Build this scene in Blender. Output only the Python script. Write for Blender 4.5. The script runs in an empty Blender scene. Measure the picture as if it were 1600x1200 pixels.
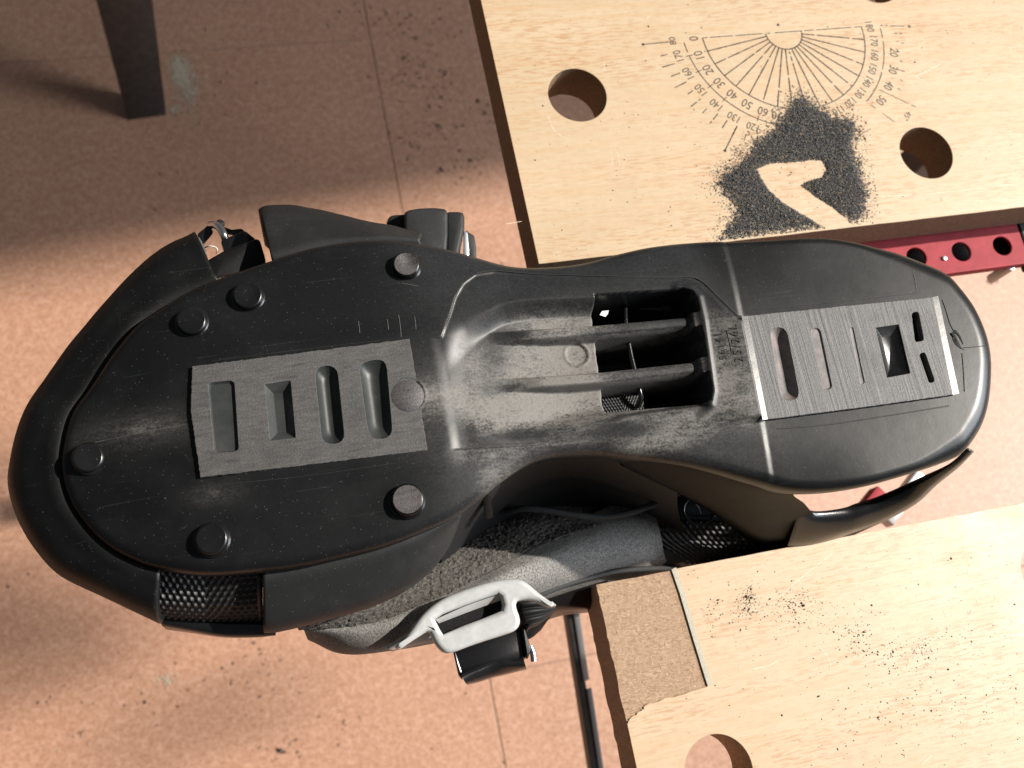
import bpy, bmesh, math, random
import numpy as np
from mathutils import Matrix, Vector, noise as mnoise

random.seed(7); rng = np.random.default_rng(7)
sc = bpy.context.scene
col = sc.collection

# ------------------------------------------------------------------ camera
# X runs along the bench jaws, Y away across them, Z up (metres); floor z = 0
ZB = 0.78            # top of the bench jaws
CAM_H = 0.38         # camera above the jaws
ZS = ZB + 0.07       # plane of the sanded sole pads
FPX = 1650.0         # focal length in pixels of a 1600 px wide picture
RW = np.array([[0.96557175, 0.19461369, -0.17261722],
               [-0.13775639, 0.94541529, 0.29531866],
               [0.22066802, -0.26137223, 0.93967557]])
CZ = ZB + CAM_H
F = np.diag([1.0, -1.0, -1.0])
C2W = F @ RW.T @ F                       # camera axes in the world
cam = bpy.data.cameras.new('camera')
cam.sensor_width = 36.0
cam.lens = 36.0 * FPX / 1600.0
cam.clip_start = 0.01; cam.clip_end = 60
cam.dof.use_dof = True
cam.dof.focus_distance = 0.338
cam.dof.aperture_fstop = 21.0
camo = bpy.data.objects.new('camera', cam)
m = Matrix.Identity(4)
for i in range(3):
    for j in range(3): m[i][j] = C2W[i, j]
m[2][3] = CZ
camo.matrix_world = m
col.objects.link(camo); sc.camera = camo

# ------------------------------------------------------------------ light
SUN_EL = math.radians(42); SUN_AZ = math.radians(5.7)   # sunlight through a window on the right
SDIR = Vector((math.cos(SUN_EL) * math.cos(SUN_AZ), math.cos(SUN_EL) * math.sin(SUN_AZ), math.sin(SUN_EL)))
sun = bpy.data.lights.new('sun', 'SUN'); sun.energy = 5.0; sun.angle = math.radians(0.95); sun.color = (1.0, 0.94, 0.85)
suno = bpy.data.objects.new('sun', sun); suno.rotation_euler = SDIR.to_track_quat('Z', 'Y').to_euler()
suno.location = (3, 0.3, 2.5); col.objects.link(suno)
w = bpy.data.worlds.new('World'); sc.world = w; w.use_nodes = True
w.node_tree.nodes['Background'].inputs[0].default_value = (0.86, 0.93, 1.0, 1)
w.node_tree.nodes['Background'].inputs[1].default_value = 0.075
al = bpy.data.lights.new('window_skylight', 'AREA'); al.shape = 'RECTANGLE'; al.size = 1.3; al.size_y = 1.4
al.energy = 72; al.color = (0.86, 0.93, 1.0)
alo = bpy.data.objects.new('window_skylight', al)
alo.location = (2.9, -0.45, 2.1)
alo.rotation_euler = (alo.location - Vector((0, 0.2, 0.3))).to_track_quat('Z', 'Y').to_euler()
col.objects.link(alo)
sc.view_settings.view_transform = 'Standard'
sc.view_settings.look = 'None'
sc.view_settings.exposure = 0.55
sc.view_settings.gamma = 1.0
sc.view_settings.use_curve_mapping = False

# ------------------------------------------------------------------ helpers
RINV = RW.T
def at(px, py, z):
    """point on the horizontal plane z that the photograph shows at (px, py)"""
    q = RINV @ np.array([(px - 800.0) / FPX, (py - 600.0) / FPX, 1.0])
    k = (CZ - z) / q[2]
    return np.array([q[0] * k, -q[1] * k, z])
def so(px, py, dz=0.0):                 # dz in millimetres from the sole plane
    return at(px, py, ZS + dz * 0.001)
def arr(pts, z=None):
    return np.array([(at(p[0], p[1], z) if z is not None else so(*p)) for p in pts])

def cat(P, n, closed=False):
    """Catmull-Rom through P, resampled evenly to n points"""
    P = np.asarray(P, float); N = len(P); out = []
    segs = N if closed else N - 1
    for i in range(segs):
        p1 = P[i]; p2 = P[(i + 1) % N]
        p0 = P[i - 1] if (closed or i > 0) else 2 * p1 - p2
        p3 = P[(i + 2) % N] if (closed or i + 2 < N) else 2 * p2 - p1
        for t in np.linspace(0, 1, 24, endpoint=False):
            out.append(0.5 * ((2 * p1) + (p2 - p0) * t + (2 * p0 - 5 * p1 + 4 * p2 - p3) * t * t + (3 * p1 - p0 - 3 * p2 + p3) * t ** 3))
    if closed: out.append(out[0])
    else: out.append(P[-1])
    out = np.array(out)
    L = np.concatenate([[0], np.cumsum(np.linalg.norm(np.diff(out, axis=0), axis=1))])
    s = np.linspace(0, L[-1], n, endpoint=not closed)
    return np.stack([np.interp(s, L, out[:, k]) for k in range(out.shape[1])], 1)

def mesh_obj(name, verts, faces, mat, parent=None, smooth=True, sharp=None):
    me = bpy.data.meshes.new(name)
    me.from_pydata([tuple(map(float, v)) for v in verts], [], [tuple(map(int, f)) for f in faces]); me.update()
    if smooth:
        me.polygons.foreach_set('use_smooth', [True] * len(me.polygons))
        if sharp: me.set_sharp_from_angle(angle=math.radians(sharp))
    if mat: me.materials.append(mat)
    o = bpy.data.objects.new(name, me); col.objects.link(o)
    if parent: o.parent = parent
    return o

def empty(name, loc=(0, 0, 0)):
    o = bpy.data.objects.new(name, None); o.location = loc; o.empty_display_size = 0.02; col.objects.link(o)
    return o
def tag(o, label=None, cat=None, group=None, kind=None):
    if label: o['label'] = label
    if cat: o['category'] = cat
    if group: o['group'] = group
    if kind: o['kind'] = kind
    return o

def fix_normals(o):
    bm = bmesh.new(); bm.from_mesh(o.data); bmesh.ops.recalc_face_normals(bm, faces=bm.faces[:]); bm.to_mesh(o.data); bm.free()

def loft(name, curves, n, mat, parent=None, closed=False, thick=0.0, sub=0, rows=None, sharp=None, disp=None):
    """surface through curves of (px, py, dz) or of world points"""
    R = []
    for c in curves:
        c = np.asarray(c, float)
        if np.abs(c).max() > 5: c = arr([tuple(q) for q in c])
        R.append(cat(c, n, closed))
    R = np.array(R)
    if rows:
        R = np.stack([cat(R[:, i], rows) for i in range(R.shape[1])], 1)
    m_, n_ = R.shape[:2]
    if disp: R = disp(R)
    V = R.reshape(-1, 3); Fc = []
    for i in range(m_ - 1):
        for j in range(n_ if closed else n_ - 1):
            k = (j + 1) % n_
            Fc.append((i * n_ + j, i * n_ + k, (i + 1) * n_ + k, (i + 1) * n_ + j))
    o = mesh_obj(name, V, Fc, mat, parent, sharp=sharp)
    fix_normals(o)
    if thick:
        s = o.modifiers.new('solid', 'SOLIDIFY'); s.thickness = thick; s.offset = 0
    if sub:
        s = o.modifiers.new('sub', 'SUBSURF'); s.levels = sub; s.render_levels = sub
    return o

def tube(name, P, r, mat, parent=None, n=40, seg=10, taper=None):
    P = cat(P, n); V = []; Fc = []
    for i in range(n):
        t = P[min(i + 1, n - 1)] - P[max(i - 1, 0)]; t /= np.linalg.norm(t)
        a = np.cross(t, [0, 0, 1.0]);
        if np.linalg.norm(a) < 1e-4: a = np.array([1.0, 0, 0])
        a /= np.linalg.norm(a); b = np.cross(t, a)
        rr = r * (taper[0] + (taper[1] - taper[0]) * i / (n - 1)) if taper else r
        for k in range(seg):
            g = 2 * math.pi * k / seg
            V.append(P[i] + rr * (math.cos(g) * a + math.sin(g) * b))
    for i in range(n - 1):
        for k in range(seg):
            Fc.append((i * seg + k, i * seg + (k + 1) % seg, (i + 1) * seg + (k + 1) % seg, (i + 1) * seg + k))
    Fc.append(tuple(range(seg))[::-1]); Fc.append(tuple((n - 1) * seg + k for k in range(seg)))
    o = mesh_obj(name, V, Fc, mat, parent, sharp=50); fix_normals(o)
    return o

def plate(name, outer, holes, z0, z1, mat, parent=None, bevel=0.0, res=2, sharp=35):
    """flat plate with holes: outlines are world XY, filled, extruded and bevelled"""
    def area(P):
        P = np.asarray(P, float)[:, :2]; Q = np.roll(P, -1, 0); return abs((P[:, 0] * Q[:, 1] - Q[:, 0] * P[:, 1]).sum()) / 2
    want = area(outer) - sum(area(h) for h in holes)
    for attempt in range(12):           # the filler can fail on nearly straight runs of points: nudge them and try again
        cu = bpy.data.curves.new(name, 'CURVE'); cu.dimensions = '2D'; cu.fill_mode = 'BOTH'
        for pts in [outer] + list(holes):
            pts = [p for k_, p in enumerate(pts) if math.hypot(p[0] - pts[k_ - 1][0], p[1] - pts[k_ - 1][1]) > 2e-6]
            sp = cu.splines.new('POLY'); sp.points.add(len(pts) - 1)
            for q, p in zip(sp.points, pts):
                q.co = (p[0] + attempt * random.uniform(-4e-6, 4e-6), p[1] + attempt * random.uniform(-4e-6, 4e-6), 0, 1)
            sp.use_cyclic_u = True
        cu.extrude = max((z1 - z0) / 2 - bevel, 1e-6); cu.bevel_depth = bevel; cu.bevel_resolution = res; cu.offset = -bevel
        t = bpy.data.objects.new('tmp', cu); col.objects.link(t)
        dg = bpy.context.evaluated_depsgraph_get(); dg.update()
        me = bpy.data.meshes.new_from_object(t.evaluated_get(dg)); me.name = name
        bpy.data.objects.remove(t); bpy.data.curves.remove(cu)
        got = sum(p.area for p in me.polygons if p.normal.z > 0.98 and p.center.z > 0) or sum(p.area for p in me.polygons if p.normal.z < -0.98 and p.center.z > 0)
        low = sum(p.area for p in me.polygons if abs(p.normal.z) > 0.98 and p.center.z < 0)
        if bevel > 0.001 or (0.90 < got / want < 1.04 and 0.90 < low / want < 1.04): break
        if attempt < 11: bpy.data.meshes.remove(me)
    me.transform(Matrix.Translation((0, 0, (z0 + z1) / 2)))
    bm = bmesh.new(); bm.from_mesh(me); bmesh.ops.remove_doubles(bm, verts=bm.verts[:], dist=1e-6)
    bmesh.ops.recalc_face_normals(bm, faces=bm.faces[:]); bm.to_mesh(me); bm.free()
    me.polygons.foreach_set('use_smooth', [True] * len(me.polygons)); me.set_sharp_from_angle(angle=math.radians(sharp)); me.polygons.foreach_set('use_smooth', [abs(p.normal.z) < 0.995 for p in me.polygons])
    me.materials.clear(); me.materials.append(mat)
    o = bpy.data.objects.new(name, me); col.objects.link(o)
    if parent: o.parent = parent
    return o

def box(name, x0, x1, y0, y1, z0, z1, mat, parent=None, bevel=0.001):
    bm = bmesh.new()
    bmesh.ops.create_cube(bm, size=1)
    for v in bm.verts:
        v.co = ((x0 + x1) / 2 + v.co.x * (x1 - x0), (y0 + y1) / 2 + v.co.y * (y1 - y0), (z0 + z1) / 2 + v.co.z * (z1 - z0))
    if bevel: bmesh.ops.bevel(bm, geom=bm.edges[:] , offset=bevel, segments=2, affect='EDGES', profile=0.5)
    me = bpy.data.meshes.new(name); bm.to_mesh(me); bm.free(); me.materials.append(mat)
    o = bpy.data.objects.new(name, me); col.objects.link(o)
    if parent: o.parent = parent
    return o

def hexa(name, top, bot, mat, parent=None, bevel=0.0008, seg=2):
    """solid between two outlines of world points (same count), bevelled"""
    n = len(top); bm = bmesh.new()
    a = [bm.verts.new(tuple(p)) for p in top]; b = [bm.verts.new(tuple(p)) for p in bot]
    bm.faces.new(a); bm.faces.new(b[::-1])
    for i in range(n): bm.faces.new((a[i], b[i], b[(i + 1) % n], a[(i + 1) % n]))
    bmesh.ops.recalc_face_normals(bm, faces=bm.faces[:])
    if bevel: bmesh.ops.bevel(bm, geom=bm.edges[:], offset=bevel, segments=seg, affect='EDGES', profile=0.5)
    for f in bm.faces: f.smooth = True
    me = bpy.data.meshes.new(name); bm.to_mesh(me); bm.free(); me.materials.append(mat)
    me.set_sharp_from_angle(angle=math.radians(32))
    o = bpy.data.objects.new(name, me); col.objects.link(o)
    if parent: o.parent = parent
    return o

def circle(c, r, n=64):
    return [(c[0] + r * math.cos(2 * math.pi * k / n), c[1] + r * math.sin(2 * math.pi * k / n)) for k in range(n)]

def sdf_poly(X, Y, poly):
    """signed distance to polygon, negative inside"""
    P = np.asarray(poly, float)[:, :2]; d = np.full(X.shape, 1e9); ins = np.zeros(X.shape, bool); n = len(P)
    for i in range(n):
        a = P[i]; b = P[(i + 1) % n]; e = b - a
        if e @ e < 1e-14: continue
        t = np.clip(((X - a[0]) * e[0] + (Y - a[1]) * e[1]) / (e @ e), 0, 1)
        d = np.minimum(d, np.hypot(X - a[0] - t * e[0], Y - a[1] - t * e[1]))
        if a[1] != b[1]:
            c = ((a[1] > Y) != (b[1] > Y)) & (X < (b[0] - a[0]) * (Y - a[1]) / (b[1] - a[1]) + a[0])
            ins ^= c
    return np.where(ins, -d, d)
def dist_line(X, Y, pts):
    P = np.asarray(pts, float)[:, :2]; d = np.full(X.shape, 1e9)
    for a, b in zip(P[:-1], P[1:]):
        e = b - a; t = np.clip(((X - a[0]) * e[0] + (Y - a[1]) * e[1]) / (e @ e), 0, 1)
        d = np.minimum(d, np.hypot(X - a[0] - t * e[0], Y - a[1] - t * e[1]))
    return d
def sst(a, b, x):
    t = np.clip((x - a) / (b - a), 0, 1); return t * t * (3 - 2 * t)

# ------------------------------------------------------------------ materials
class NT:
    def __init__(s, name):
        s.m = bpy.data.materials.new(name); s.m.use_nodes = True; s.t = s.m.node_tree; s.n = s.t.nodes
        s.b = s.n['Principled BSDF']; s.tc = s.n.new('ShaderNodeTexCoord')
    def link(s, a, b): s.t.links.new(a, b)
    def mapping(s, scale=(1, 1, 1), rot=(0, 0, 0)):
        mp = s.n.new('ShaderNodeMapping'); mp.inputs['Scale'].default_value = scale; mp.inputs['Rotation'].default_value = rot
        s.link(s.tc.outputs['Object'], mp.inputs[0]); return mp.outputs[0]
    def noise(s, scale, detail=4, rough=0.55, vec=None, dist=0.0):
        q = s.n.new('ShaderNodeTexNoise'); q.inputs['Scale'].default_value = scale; q.inputs['Detail'].default_value = detail
        q.inputs['Roughness'].default_value = rough; q.inputs['Distortion'].default_value = dist
        s.link(vec if vec else s.tc.outputs['Object'], q.inputs['Vector']); return q.outputs['Fac']
    def vor(s, scale, vec=None, feat='F1'):
        q = s.n.new('ShaderNodeTexVoronoi'); q.feature = feat; q.inputs['Scale'].default_value = scale
        s.link(vec if vec else s.tc.outputs['Object'], q.inputs['Vector']); return q.outputs
    def ramp(s, fac, stops):
        q = s.n.new('ShaderNodeValToRGB'); e = q.color_ramp.elements
        while len(e) < len(stops): e.new(0.5)
        for x, (p, c) in zip(e, stops):
            x.position = p; x.color = (c, c, c, 1) if isinstance(c, (int, float)) else (*c, 1)
        s.link(fac, q.inputs[0]); return q.outputs[0]
    def mix(s, fac, a, b, mode='MIX'):
        q = s.n.new('ShaderNodeMix'); q.data_type = 'RGBA'; q.blend_type = mode
        for sock, v in ((q.inputs[0], fac), (q.inputs[6], a), (q.inputs[7], b)):
            if isinstance(v, (int, float)): sock.default_value = v
            elif isinstance(v, tuple): sock.default_value = (*v, 1)
            else: s.link(v, sock)
        return q.outputs[2]
    def math(s, op, a, b=0.0):
        q = s.n.new('ShaderNodeMath'); q.operation = op
        for k, v in ((0, a), (1, b)):
            if isinstance(v, (int, float)): q.inputs[k].default_value = v
            else: s.link(v, q.inputs[k])
        return q.outputs[0]
    def bump(s, h, strength=0.3, dist=0.0005, prev=None):
        q = s.n.new('ShaderNodeBump'); q.inputs['Strength'].default_value = strength; q.inputs['Distance'].default_value = dist
        s.link(h, q.inputs['Height'])
        if prev: s.link(prev, q.inputs['Normal'])
        s.link(q.outputs[0], s.b.inputs['Normal']); return q.outputs[0]
    def base(s, v):
        if isinstance(v, tuple): s.b.inputs['Base Color'].default_value = (*v, 1)
        else: s.link(v, s.b.inputs['Base Color'])
    def rough(s, v):
        if isinstance(v, (int, float)): s.b.inputs['Roughness'].default_value = v
        else: s.link(v, s.b.inputs['Roughness'])
    def attr(s, name):
        q = s.n.new('ShaderNodeAttribute'); q.attribute_name = name; return q.outputs['Fac']

def mat_rubber(name, base=(0.0034, 0.0036, 0.0039), rough=0.33, speck=1.0, dust=False, spec=0.24, haze=0.11):
    k = NT(name)
    v = k.vor(1300)['Distance']
    sel = k.noise(700, 1)
    sp = k.math('MULTIPLY', k.ramp(v, [(0.10, 1.0), (0.17, 0.0)]), k.ramp(sel, [(0.56, 0.0), (0.60, 1.0)]))
    sp = k.math('MULTIPLY', sp, 0.30 * speck)
    sm = k.math('MULTIPLY', k.ramp(k.noise(38, 5, 0.65), [(0.45, 0.0), (0.75, 1.0)]), haze)
    c = k.mix(sm, base, (0.055, 0.055, 0.055))
    c = k.mix(sp, c, (0.30, 0.29, 0.27))
    s1 = k.ramp(k.noise(1.0, 2, 0.5, k.mapping((26, 1500, 200), (0, 0, 0.5))), [(0.69, 0.0), (0.75, 1.0)])
    s2 = k.ramp(k.noise(1.0, 2, 0.5, k.mapping((1300, 30, 200), (0, 0, -0.25))), [(0.72, 0.0), (0.78, 1.0)])
    c = k.mix(k.math('MULTIPLY', k.math('MAXIMUM', s1, s2), 0.16), c, (0.07, 0.07, 0.07))
    r = k.math('ADD', rough - 0.06, k.math('MULTIPLY', k.noise(60, 6, 0.7), 0.14))
    if dust:
        d = k.attr('dust')
        film = k.attr('film')
        sc1 = k.noise(1.0, 6, 0.72, k.mapping((60, 95, 60)))
        sc2 = k.noise(1.0, 4, 0.7, k.mapping((240, 700, 300), (0, 0, 0.05)))
        fine = k.noise(1300, 3, 0.8)
        fb = k.math('MULTIPLY', film, k.math('ADD', 0.25, k.math('MULTIPLY', sc1, 1.1)))
        c = k.mix(k.math('MULTIPLY', fb, k.ramp(fine, [(0.25, 0.35), (0.7, 1.0)])), c, (0.050, 0.051, 0.054))
        v1 = k.math('ADD', 0.62, k.math('MULTIPLY', k.math('SUBTRACT', sc1, 0.5), 1.5))
        v2 = k.math('ADD', v1, k.math('MULTIPLY', k.math('SUBTRACT', sc2, 0.5), 1.5))
        v3 = k.math('ADD', v2, k.math('MULTIPLY', k.math('SUBTRACT', fine, 0.5), 1.6))
        f = k.math('MULTIPLY', d, k.ramp(v3, [(0.05, 0.12), (0.95, 1.0)]))
        f = k.ramp(f, [(0.0, 0.0), (0.14, 0.12), (0.50, 0.92), (0.8, 1.0)])
        dc = k.mix(fine, (0.095, 0.088, 0.081), (0.215, 0.199, 0.182))
        c = k.mix(f, c, dc)
        r = k.math('ADD', r, k.math('MULTIPLY', f, 0.30))
    k.base(c); k.rough(r)
    k.b.inputs['Specular IOR Level'].default_value = spec
    b1 = k.bump(k.noise(2600, 3, 0.6), 0.09, 0.00012)
    k.bump(k.noise(120, 5, 0.6), 0.10, 0.0005, b1)
    return k.m

def mat_sanded(name, scale, base, alt, rough=0.62, strength=0.5):
    k = NT(name)
    v = k.mapping(scale)
    n1 = k.noise(1.0, 6, 0.7, v)
    n2 = k.noise(1500, 3, 0.8)
    bl = k.noise(55, 6, 0.7)
    deep = k.noise(1.0, 2, 0.5, k.mapping((scale[0] * 0.7, scale[1] * 0.7, 200), (0, 0, 0.03)))
    c = k.mix(k.ramp(k.mix(0.5, n1, n2), [(0.36, 0.0), (0.64, 1.0)]), base, alt)
    c = k.mix(k.ramp(bl, [(0.50, 0.0), (0.78, 0.75)]), c, tuple(x * 0.55 for x in base))
    c = k.mix(k.ramp(deep, [(0.60, 0.0), (0.70, 0.45)]), c, tuple(x * 0.3 for x in base))
    k.base(c)
    k.rough(rough)
    b = k.bump(n1, strength, 0.0004)
    b = k.bump(deep, 0.5, 0.0003, b)
    k.bump(n2, 0.5, 0.00025, b)
    return k.m

def mat_wood():
    k = NT('beech_laminate')
    big = k.noise(1.0, 4, 0.5, k.mapping((5, 34, 5)), 0.4)
    g = k.noise(1.0, 6, 0.65, k.mapping((9, 230, 14)), 1.2)
    g2 = k.noise(1.0, 3, 0.6, k.mapping((20, 480, 14)), 0.5)
    fl = k.noise(1.0, 2, 0.5, k.mapping((150, 1250, 60)))
    msk = k.noise(1.0, 3, 0.6, k.mapping((11, 60, 10)))
    c = k.mix(k.ramp(big, [(0.3, 0.0), (0.7, 1.0)]), (0.432, 0.320, 0.200), (0.475, 0.362, 0.237))
    c = k.mix(k.ramp(g, [(0.45, 0.0), (0.64, 0.62)]), c, (0.455, 0.290, 0.160))
    c = k.mix(k.ramp(g2, [(0.52, 0.0), (0.66, 0.45)]), c, (0.44, 0.285, 0.165))
    f = k.math('MULTIPLY', k.ramp(fl, [(0.51, 0.0), (0.61, 1.0)]), k.ramp(msk, [(0.40, 0.25), (0.60, 1.0)]))
    c = k.mix(f, c, (0.385, 0.222, 0.115))
    c = k.mix(k.ramp(k.noise(420, 3, 0.7), [(0.3, 0.0), (0.7, 0.25)]), c, (0.53, 0.43, 0.31))
    gr = k.noise(28, 5, 0.65)
    c = k.mix(k.ramp(gr, [(0.56, 0.0), (0.80, 0.16)]), c, (0.34, 0.26, 0.19))
    k.base(c); k.rough(k.ramp(k.noise(40, 4, 0.6), [(0.3, 0.38), (0.7, 0.55)]))
    k.bump(fl, 0.05, 0.0002)
    return k.m

def mat_mdf(name, a, b, fib=0.7):
    k = NT(name)
    n = k.noise(700, 6, 0.75); n2 = k.noise(1.0, 5, 0.7, k.mapping((260, 900, 400), (0, 0, 0.8)), 1.5)
    k.base(k.mix(k.ramp(k.mix(0.5, n, n2), [(0.36, 0.0), (0.64, 1.0)]), a, b)); k.rough(0.9)
    b1 = k.bump(n, fib, 0.0006); k.bump(n2, fib, 0.0008, b1)
    return k.m

def mat_plain(name, c, rough=0.5, metal=0.0, nz=0.0, scale=300, bump=0.1, c2=None):
    k = NT(name)
    if c2: k.base(k.mix(k.ramp(k.noise(scale, 5, 0.65), [(0.4, 0.0), (0.65, 1.0)]), c, c2))
    else: k.base(c)
    k.rough(rough); k.b.inputs['Metallic'].default_value = metal
    if bump: k.bump(k.noise(scale * 2, 4, 0.6), bump, 0.0003)
    return k.m

def mat_floor():
    k = NT('terracotta_tile')
    big = k.noise(9, 6, 0.6); mid = k.noise(120, 5, 0.7); fine = k.noise(270, 3, 0.7)
    c = k.mix(k.ramp(big, [(0.3, 0.0), (0.7, 1.0)]), (0.330, 0.172, 0.105), (0.388, 0.210, 0.130))
    c = k.mix(k.ramp(mid, [(0.42, 0.0), (0.66, 0.7)]), c, (0.50, 0.300, 0.21))
    c = k.mix(k.ramp(fine, [(0.46, 0.0), (0.62, 0.60)]), c, (0.24, 0.105, 0.062))
    d = k.noise(240, 2, 0.5)
    c = k.mix(k.ramp(d, [(0.68, 0.0), (0.74, 0.55)]), c, (0.16, 0.10, 0.075))
    k.base(c); k.rough(0.55)
    k.bump(mid, 0.12, 0.0008)
    return k.m

def mat_fleece():
    k = NT('fleece_fabric')
    v = k.mapping((800, 800, 800)); n = k.noise(1.0, 4, 0.75, v, 1.5)
    k.base(k.mix(k.ramp(n, [(0.35, 0.0), (0.65, 1.0)]), (0.020, 0.018, 0.016), (0.165, 0.148, 0.130))); k.rough(0.95)
    k.bump(n, 1.0, 0.0011); return k.m

def mat_fabric(name, c1, c2, sc_=2300, st=0.6):
    k = NT(name)
    n = k.noise(1.0, 2, 0.5, k.mapping((sc_, sc_ * 0.6, sc_ * 0.6), (0, 0, 0.35)))
    big = k.noise(45, 4, 0.6)
    c = k.mix(k.ramp(n, [(0.38, 0.0), (0.62, 1.0)]), c1, c2)
    c = k.mix(k.ramp(big, [(0.35, 0.0), (0.7, 0.5)]), c, c1)
    k.base(c); k.rough(0.85); k.bump(n, st * 0.6, 0.0003)
    return k.m

M = {}
M['sole'] = mat_rubber('sole_rubber', dust=True, rough=0.33)
M['rubber'] = mat_rubber('shell_plastic', rough=0.47)
M['rubber_dusty'] = mat_rubber('dusty_shell_plastic', base=(0.013, 0.0135, 0.014), rough=0.52, haze=0.3)
M['strut'] = mat_rubber('strut_plastic', base=(0.0034, 0.0034, 0.0034), rough=0.5, spec=0.10, haze=0.05)
M['stud'] = mat_rubber('stud_rubber', base=(0.0045, 0.0045, 0.005), rough=0.27, speck=0.9, spec=0.36)
M['stud_cut'] = mat_sanded('cut_stud_face', (60, 600, 60), (0.035, 0.030, 0.031), (0.085, 0.075, 0.076), 0.5, 0.4)
M['pad_toe'] = mat_sanded('sanded_toe_rubber', (160, 900, 300), (0.032, 0.031, 0.030), (0.082, 0.078, 0.075), 0.62, 0.35)
M['pad_heel'] = mat_sanded('sanded_heel_rubber', (950, 14, 300), (0.044, 0.043, 0.0425), (0.120, 0.116, 0.113), 0.54, 0.7)
M['deep'] = mat_plain('black_inner_shell', (0.006, 0.006, 0.007), 0.6, nz=0, scale=200, bump=0.1)
M['gloss'] = mat_plain('glossy_black_plastic', (0.008, 0.008, 0.009), 0.25, scale=500, bump=0.12)
M['web'] = mat_plain('black_webbing', (0.009, 0.009, 0.010), 0.5, scale=900, bump=0.4)
M['grey'] = mat_plain('grey_buckle_plastic', (0.36, 0.365, 0.36), 0.33, scale=260, bump=0.08, c2=(0.42, 0.423, 0.415))
M['steel'] = mat_plain('bright_steel', (0.62, 0.64, 0.68), 0.28, 1.0, scale=400, bump=0.05)
M['fleece'] = mat_fleece()
M['fabric'] = mat_fabric('liner_fabric', (0.095, 0.090, 0.084), (0.265, 0.250, 0.235))
M['fabric_smooth'] = mat_fabric('liner_smooth_patch', (0.10, 0.10, 0.104), (0.19, 0.187, 0.187), 600, 0.3)
M['cord'] = mat_plain('black_cord', (0.02, 0.02, 0.02), 0.7, scale=2500, bump=0.8)
M['slot_dust'] = mat_rubber('slot_floor_rubber', base=(0.022, 0.025, 0.024), rough=0.38, haze=0.9, speck=0.4)
M['slot_pale'] = mat_plain('dusty_slot_floor', (0.10, 0.095, 0.093), 0.6, scale=260, bump=0.2, c2=(0.193, 0.155, 0.15))
M['ink'] = mat_plain('moulded_mark', (0.006, 0.006, 0.006), 0.7, bump=0)
M['wood'] = mat_wood()
M['mdf'] = mat_mdf('bare_fibreboard', (0.30, 0.185, 0.112), (0.52, 0.355, 0.235), 0.9)
M['mdf_edge'] = mat_mdf('fibreboard_edge', (0.15, 0.095, 0.052), (0.24, 0.155, 0.09), 0.5)
M['worn'] = mat_mdf('worn_laminate_edge', (0.36, 0.33, 0.26), (0.46, 0.42, 0.35), 0.3)
M['print'] = mat_plain('printed_ink', (0.018, 0.013, 0.010), 0.6, bump=0, scale=600, c2=(0.05, 0.033, 0.022))
M['filing'] = mat_plain('rubber_filings', (0.065, 0.064, 0.065), 0.7, scale=1500, bump=0, c2=(0.135, 0.132, 0.13))
M['crumb'] = mat_plain('rubber_crumb', (0.02, 0.019, 0.018), 0.7, bump=0)
M['chip'] = mat_plain('tan_wood_crumb', (0.42, 0.27, 0.16), 0.8, bump=0)
M['plaster'] = mat_plain('plaster_dust_and_glint', (0.44, 0.37, 0.28), 0.9, bump=0)
M['red'] = mat_plain('red_paint', (0.25, 0.022, 0.030), 0.65, scale=160, bump=0.12, c2=(0.31, 0.028, 0.038))
M['red'].node_tree.nodes['Principled BSDF'].inputs['Specular IOR Level'].default_value = 0.25
M['dark_steel'] = mat_plain('dark_steel', (0.035, 0.036, 0.038), 0.5, 0.3, scale=120, bump=0.15, c2=(0.055, 0.055, 0.055))
M['bare_steel'] = mat_plain('worn_bare_steel', (0.45, 0.46, 0.47), 0.4, 0.8, scale=120, bump=0.15)
M['floor'] = mat_floor()
M['grout'] = mat_mdf('grout', (0.23, 0.135, 0.098), (0.30, 0.185, 0.135), 0.4)
M['white'] = mat_plain('white_wall_paint', (0.75, 0.74, 0.71), 0.8, bump=0.05)
M['scratch'] = mat_plain('scratched_laminate', (0.78, 0.68, 0.54), 0.7, bump=0)

# ------------------------------------------------------------------ floor
floor = box('floor', -4, 4, -4, 4, -0.04, -0.0010, M['grout'], bevel=0); tag(floor, kind='structure')
TP = 0.92; TX = at(600, 175, 0)[0]; TYA = at(512, 65, 0)[1]; TYB = at(862, 1035, 0)[1]
tm = None
for i in range(-3, 3):
    for j in range(-3, 4):
        if tm is None:
            g_ = 0.0007; t0 = box('tile', -TP / 2 + g_, TP / 2 - g_, -TP / 2 + g_, TP / 2 - g_, -0.008, 0, M['floor'], bevel=0.0006); tm = t0.data; o = t0
        else:
            o = bpy.data.objects.new('tile', tm); col.objects.link(o)
        ty = TYA if i % 2 else TYB       # joints of neighbouring columns are staggered
        o.location = (TX + (i + 0.5) * TP, ty + (j + 0.5) * TP, 0); o.parent = floor

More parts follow.
